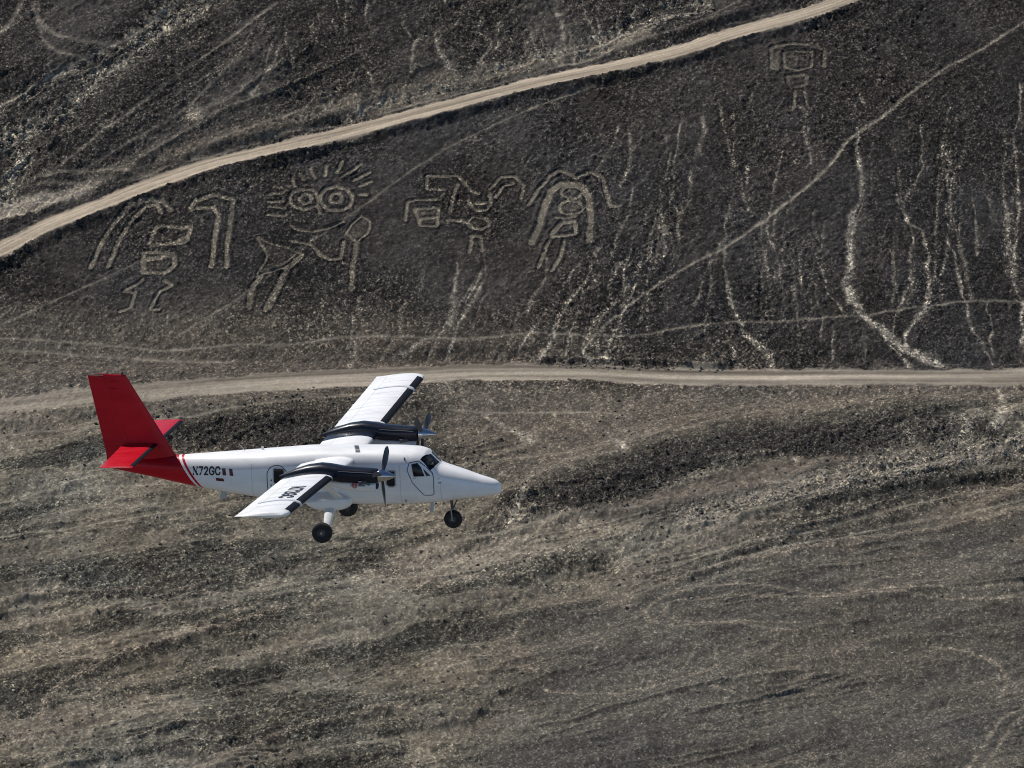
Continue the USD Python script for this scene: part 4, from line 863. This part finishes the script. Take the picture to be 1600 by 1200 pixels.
# --- engines
def section(x, yc, zc, w, h, n=2.6, m=40):
    a = np.linspace(0, 2 * np.pi, m, endpoint=False); c, s_ = np.cos(a), np.sin(a); r = (np.abs(c) ** n + np.abs(s_) ** n) ** (-1 / n)
    return np.stack([np.full(m, x), yc + w * c * r, zc + h * s_ * r], 1)
for sg, phases in ((-1, (168, 48, -72)), (1, (-50, 70, 190))):
    yc = sg * 2.95
    st = [(-3.86, 1.19, .24, .24), (-3.90, 1.18, .29, .275), (-4.1, 1.18, .33, .30), (-4.6, 1.18, .36, .315), (-5.2, 1.20, .38, .33), (-5.6, 1.27, .38, .34), (-6.0, 1.30, .36, .345), (-6.5, 1.25, .32, .31), (-7.0, 1.15, .25, .24), (-7.4, 1.06, .14, .14), (-7.62, 1.02, .05, .06)]
    n_ = obj("nacelle", loft([section(x, yc, z, w * .95, h * (.95 if x > -5.4 else .90)) for x, z, w, h in st]), NAVY, A, smooth=45, label="black engine nacelle")
    low = [(-3.93, .80, .22, .15), (-4.0, .80, .27, .19), (-4.4, .80, .30, .21), (-5.0, .83, .30, .20), (-5.6, .90, .27, .16), (-6.1, .98, .2, .1)]
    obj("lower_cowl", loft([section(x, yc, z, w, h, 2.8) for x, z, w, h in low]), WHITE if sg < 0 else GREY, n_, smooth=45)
    obj("intake", loft([section(-3.90, yc, .80, .17, .11), section(-3.95, yc, .80, .17, .11)]), INSIDE, n_)
    for e in (-1, 1): obj("cowl_rail", trimesh.creation.cylinder(.014, segment=[[-4.0, yc + e * .29, 1.34], [-5.3, yc + e * .33, 1.385]], sections=6), DGREY, n_)
    for e in (-1, 1):
        ex = trimesh.creation.cylinder(.075, segment=[[-4.25, yc + e * .28, 1.02], [-4.5, yc + e * .42, .99]], sections=14); obj("exhaust_stub", ex, DGREY, n_)
    pts = np.array([(0, .58), (.035, .56), (.095, .44), (.15, .30), (.20, .16), (.235, .04), (.245, -.03), (.23, -.06), (0, -.06)])[::-1]
    sp = trimesh.creation.revolve(pts, sections=36); sp.apply_transform(trimesh.transformations.rotation_matrix(np.pi / 2, [0, 1, 0])); sp.apply_translation([-3.78, yc, 1.185])
    pr_ = UsdGeom.Xform.Define(stage, path_of("propeller", A)).GetPrim()
    obj("spinner", sp, CHROME, pr_, smooth=40)
    for ph in phases:
        rr_, out = np.linspace(.12, 1.28, 22), []
        for r_ in rr_:
            q = (r_ - .12) / 1.16; cw = .055 + .075 * math.sin(min(q * 1.25, 1) * math.pi / 2) if q < .75 else .13 * math.sqrt(max(1 - ((q - .75) / .255) ** 2.6, .01))
            pitch = math.radians(66 - 44 * q); tk = .022 * (1 - .8 * q) + .004
            a = np.linspace(0, 2 * np.pi, 14, endpoint=False)
            cx, cz = cw * np.cos(a), tk * np.sin(a)
            out.append(np.stack([cx * math.sin(pitch) + cz * math.cos(pitch), cx * math.cos(pitch) - cz * math.sin(pitch), np.full(14, r_)], 1))
        bl = loft(out); bl.apply_transform(trimesh.transformations.rotation_matrix(math.radians(-ph), [1, 0, 0])); bl.apply_translation([-3.72, yc, 1.185])
        obj("blade", bl, DGREY, pr_, smooth=40)
    # bracing strut and main gear
    def bar(p, q, chord, thick):
        p, q = np.array(p, float), np.array(q, float); a = np.linspace(0, 2 * np.pi, 20, endpoint=False)
        prof = np.stack([chord / 2 * np.cos(a), 0 * a, thick / 2 * np.sin(a) * (1 + .35 * np.cos(a))], 1)
        return loft([prof + p, prof + q])
    obj("wing_strut", bar((-5.98, sg * .80, -.33), (-6.05, sg * 3.55, 1.14), .34, .09), WHITE, A, smooth=50)
    gf = trimesh.creation.icosphere(3); gf.vertices *= [.92, .42, .38]; gf.apply_translation([-6.42, sg * .78, -.46]); obj("gear_fairing", gf, WHITE, A, smooth=True)
    leg = loft([section2 for section2 in [np.stack([-6.28 + cw * np.cos(t_), sg * y + tw * np.sin(t_), np.full(24, z) + 0 * t_], 1) for t_ in [np.linspace(0, 2 * np.pi, 24, endpoint=False)] for (y, z, cw, tw) in ((.95, -.55, .20, .12), (1.15, -.72, .20, .11), (1.42, -.98, .17, .085), (1.58, -1.18, .14, .07))]])
    obj("main_gear_leg", leg, WHITE, A, smooth=45)
    wh = UsdGeom.Xform.Define(stage, path_of("main_wheel", A)).GetPrim()
    def wheel(par, c, R_, W_):
        ty = trimesh.creation.revolve(np.array([(R_ * .45, -W_ * .42), (R_ * .62, -W_ * .5), (R_ * .86, -W_ * .47), (R_ * .97, -W_ * .3), (R_, 0), (R_ * .97, W_ * .3), (R_ * .86, W_ * .47), (R_ * .62, W_ * .5), (R_ * .45, W_ * .42), (R_ * .45, -W_ * .42)]), sections=40)
        ty.apply_transform(trimesh.transformations.rotation_matrix(np.pi / 2, [1, 0, 0])); ty.apply_translation(c); obj("tyre", ty, RUBBER, par, smooth=45)
        ri = trimesh.creation.revolve(np.array([(0, -W_ * .34), (R_ * .2, -W_ * .36), (R_ * .36, -W_ * .26), (R_ * .47, -W_ * .42), (R_ * .47, W_ * .42), (R_ * .36, W_ * .26), (R_ * .2, W_ * .36), (0, W_ * .34)]), sections=32)
        ri.apply_transform(trimesh.transformations.rotation_matrix(np.pi / 2, [1, 0, 0])); ri.apply_translation(c); obj("rim", ri, DGREY, par, smooth=40)
        hb = trimesh.creation.cylinder(R_ * .11, height=W_ * .86, sections=18); hb.apply_transform(trimesh.transformations.rotation_matrix(np.pi / 2, [1, 0, 0])); hb.apply_translation(c); obj("hub_cap", hb, CHROME, par, smooth=30)
    wheel(wh, (-6.43, sg * 1.80, -1.40), .39, .28)
    obj("axle", trimesh.creation.cylinder(.05, segment=[[-6.35, sg * 1.52, -1.22], [-6.43, sg * 1.80, -1.40]], sections=14), STEEL, wh)

# --- nose gear
wh = UsdGeom.Xform.Define(stage, path_of("nose_wheel", A)).GetPrim(); wheel(wh, (-1.88, 0, -1.24), .345, .24)
obj("nose_gear_leg", trimesh.creation.cylinder(.055, segment=[[-1.92, 0, -.35], [-1.90, 0, -.86]], sections=16), DGREY, A, smooth=40)
for e in (-1, 1): obj("fork_arm", cat([trimesh.creation.cylinder(.028, segment=[[-1.90, e * .16, -.84], [-1.88, e * .16, -1.26]], sections=10), trimesh.creation.cylinder(.03, segment=[[-1.90, 0, -.84], [-1.90, e * .17, -.84]], sections=10)]), STEEL, A)
obj("torque_link", trimesh.creation.cylinder(.025, segment=[[-1.72, 0, -.52], [-1.84, 0, -.80]], sections=8), DGREY, A)

# --- tail
def plate_loft(rows, u0=0.0, u1=1.0, nfoil=24):
    """rows of (point at leading edge, point at trailing edge, thickness axis, thickness ratio); the piece of the foil from u0 to u1."""
    u, w = foil_loop(u0, u1, nfoil, 1.0); w = w - .04 * u * (1 - u)
    return loft([np.asarray(a) + u[:, None] * (np.asarray(b) - np.asarray(a)) + (w * t * np.linalg.norm(np.asarray(b) - np.asarray(a)))[:, None] * np.asarray(ax) for a, b, ax, t in rows])
def fin_le(z): return -12.47 - .592 * (z - .87)
def fin_te(z): return -15.22 - .194 * (z - 1.02)
def hinge(z): return fin_le(z) + .60 * (fin_te(z) - fin_le(z))
yax = (0, 1, 0)
fin_rows = lambda zs_: [((fin_le(z), 0, z), ((fin_te(z) if z > .8 else -15.17), 0, z), yax, .095 * k) for z, k in zip(zs_, (1, 1, .96, .92, .88, .84, .62, .1))]
obj("fin", plate_loft(fin_rows([.45, .87, 1.5, 2.3, 3.2, 3.86, 3.93, 3.965]), 0, .60), RED, A, smooth=40)
ru = obj("rudder", plate_loft(fin_rows([.36, .9, 1.5, 2.3, 3.2, 3.80, 3.87, 3.90]), .603, 1.0), RED, A, smooth=40)
for zt in (3.42, 3.70): obj("trim_hinge", trimesh.creation.cylinder(.012, segment=[[-14.95, -.075, zt], [-14.62, -.095, zt]], sections=6), RED, ru)
obj("tail_tip_cap", trimesh.creation.box([.9, .03, .02], transform=trimesh.transformations.translation_matrix([-14.95, 0, 3.955])), RED, A)
bc = trimesh.creation.capsule(.10, .045, count=[10, 10]); bc.apply_translation([-14.42, 0, 3.98]); obj("beacon", bc, DARKRED, A, smooth=True)
for sg in (-1, 1):
    zs = 1.32
    def rows(x0, x1, ys_, t): return [((x0(y), sg * y, zs), (x1(y), sg * y, zs - .03), (0, 0, 1), t * k) for y, k in ys_]
    le = lambda y: -13.14; te = lambda y: -14.50 + .03 * y; hg = lambda y: -13.92
    tipy = [(.05, 1), (1.5, 1), (3.26, 1), (3.35, .75), (3.40, .12)]
    st_ = obj("stabilizer", plate_loft(rows(le, te, tipy, .10), 0, .56), RED, A, smooth=40)
    obj("elevator", plate_loft(rows(le, te, tipy, .10), .564, 1), RED, A, smooth=40)
    u, w = foil_loop(0, .10, 20, 1.0); w = w - .04 * u * (1 - u)
    prof = lambda y: np.stack([le(y) + .006 - u * 1.36, np.full(len(u), sg * y), zs + w * .10 * 1.36 * 1.06 - u * .03], 1)
    obj("leading_edge_boot", loft([prof(.14), prof(1.6), prof(3.24)]), BOOT, A, smooth=40)

# --- small fittings
obj("antenna", trimesh.creation.cylinder(.012, segment=[[-9.78, 0, 1.15], [-10.02, 0, 1.42]], sections=8), WHITE, A)
bl = trimesh.creation.box([.10, .02, .12]); bl.apply_translation([-9.10, 0, 1.27]); obj("antenna", bl, WHITE, A)
def blade_antenna(x, y, z, h, c): 
    m = loft([np.stack([x + c / 2 * np.cos(t) - o, y + .018 * np.sin(t), np.full(16, zq)], 1) for t in [np.linspace(0, 2 * np.pi, 16, endpoint=False)] for zq, o in ((z, 0), (z - h, .5 * c))]); return m
obj("blade_antenna", blade_antenna(-10.62, 0, -.35, .36, .26), GREY, A); obj("blade_antenna", blade_antenna(-2.52, -.38, -.42, .46, .13), GREY, A)
obj("pitot_probe", trimesh.creation.cylinder(.022, segment=[[-2.17, -.76, .50], [-2.17, -.70, .50]], sections=10), CHROME, A)
obj("wiper", trimesh.creation.cylinder(.015, segment=[[-2.30, -.16, .93], [-2.40, -.28, .94]], sections=6), LETTER, A)
# emblem and marks low on the engine cowl of the right side
yc = -2.95 - .315
sp_t = np.linspace(.6, 4.6 * np.pi, 70); sp_r = .016 + .095 * sp_t / sp_t[-1]
cv = np.stack([-4.70 + sp_r * np.cos(sp_t), np.full(70, yc), .86 + sp_r * np.sin(sp_t)], 1)
em = cat([trimesh.creation.cylinder(.011, segment=[cv[i], cv[i + 1]], sections=5) for i in range(69)] + [trimesh.creation.cylinder(.010, segment=[cv[-1], cv[-1] + [-.12, 0, -.14]], sections=5)])
obj("emblem", em, RED, A, label="red spiral emblem under the right engine")
obj("sponsor_mark", trimesh.creation.box([.26, .012, .035], transform=trimesh.transformations.translation_matrix([-4.42, yc, .865])), SEAM, A)
dk = trimesh.creation.cylinder(.055, height=.012, sections=20); dk.apply_transform(trimesh.transformations.rotation_matrix(np.pi / 2, [1, 0, 0])); dk.apply_translation([-4.16, yc, .93]); obj("round_mark", dk, GREEN, A)

# --- the pilot, seen small through the cockpit glass
import manifold3d as m3
def person(loc, mirror):
    def ball(p, r): return m3.Manifold.sphere(r, 20).translate([float(q) for q in p])
    def bone(p, rp, q, rq): return m3.Manifold.batch_hull([ball(p, rp), ball(q, rq)])
    torso = bone((0, 0, 0), .15, (-.02, 0, .30), .15) + bone((-.02, -.14, .40), .075, (-.02, .14, .40), .075) + bone((-.02, 0, .3), .15, (-.02, 0, .40), .11)
    arms = m3.Manifold()
    for e in (-1, 1): arms = arms + bone((-.02, e * .18, .40), .06, (.10, e * .24, .16), .048) + bone((.10, e * .24, .16), .046, (.34, e * .14, .22), .036)
    legs = m3.Manifold()
    for e in (-1, 1): legs = legs + bone((0, e * .09, -.06), .10, (.42, e * .10, -.02), .075) + bone((.42, e * .10, -.02), .07, (.60, e * .10, -.38), .05)
    bodym = torso + arms + legs + bone((-.02, 0, .44), .055, (0, 0, .56), .05)
    head = m3.Manifold.batch_hull([ball((0, 0, .70), .088), ball((.025, 0, .62), .06), ball((-.02, 0, .69), .085)]) + ball((.10, 0, .655), .016)
    def tm(m):
        t = m.refine_to_length(.03).to_mesh(); o = trimesh.Trimesh(t.vert_properties[:, :3], t.tri_verts); trimesh.smoothing.filter_taubin(o, iterations=6); return o
    x = UsdGeom.Xform.Define(stage, path_of("person")); W = PR @ np.array(loc) + PT
    x.AddTransformOp().Set(Gf.Matrix4d(*PR[:, 0], 0, *PR[:, 1], 0, *PR[:, 2], 0, *W, 1))
    p = tag(x.GetPrim(), mirror, "person", "pilots in the cockpit")
    obj("clothing", tm(bodym), SHIRT, p, smooth=True); obj("head", tm(head), SKIN, p, smooth=True)
    hr = ball((-.02, 0, .725), .092) - m3.Manifold.cube([.4, .4, .4]).translate([.035, -.2, .50]) - m3.Manifold.cube([.4, .4, .2]).translate([-.2, -.2, .50])
    obj("hair", tm(hr), HAIR, p, smooth=True)
    for e in (-1, 1): obj("headset_cup", trimesh.creation.cylinder(.045, segment=[[0, .075 * e, .68], [0, .11 * e, .68]], sections=14), GREY, p)
person((-2.98, -.36, .28), "pilot in a blue shirt seated at the right side cockpit window")
person((-2.98, .36, .28), "pilot in a blue shirt on the far side of the cockpit, behind the windshield")
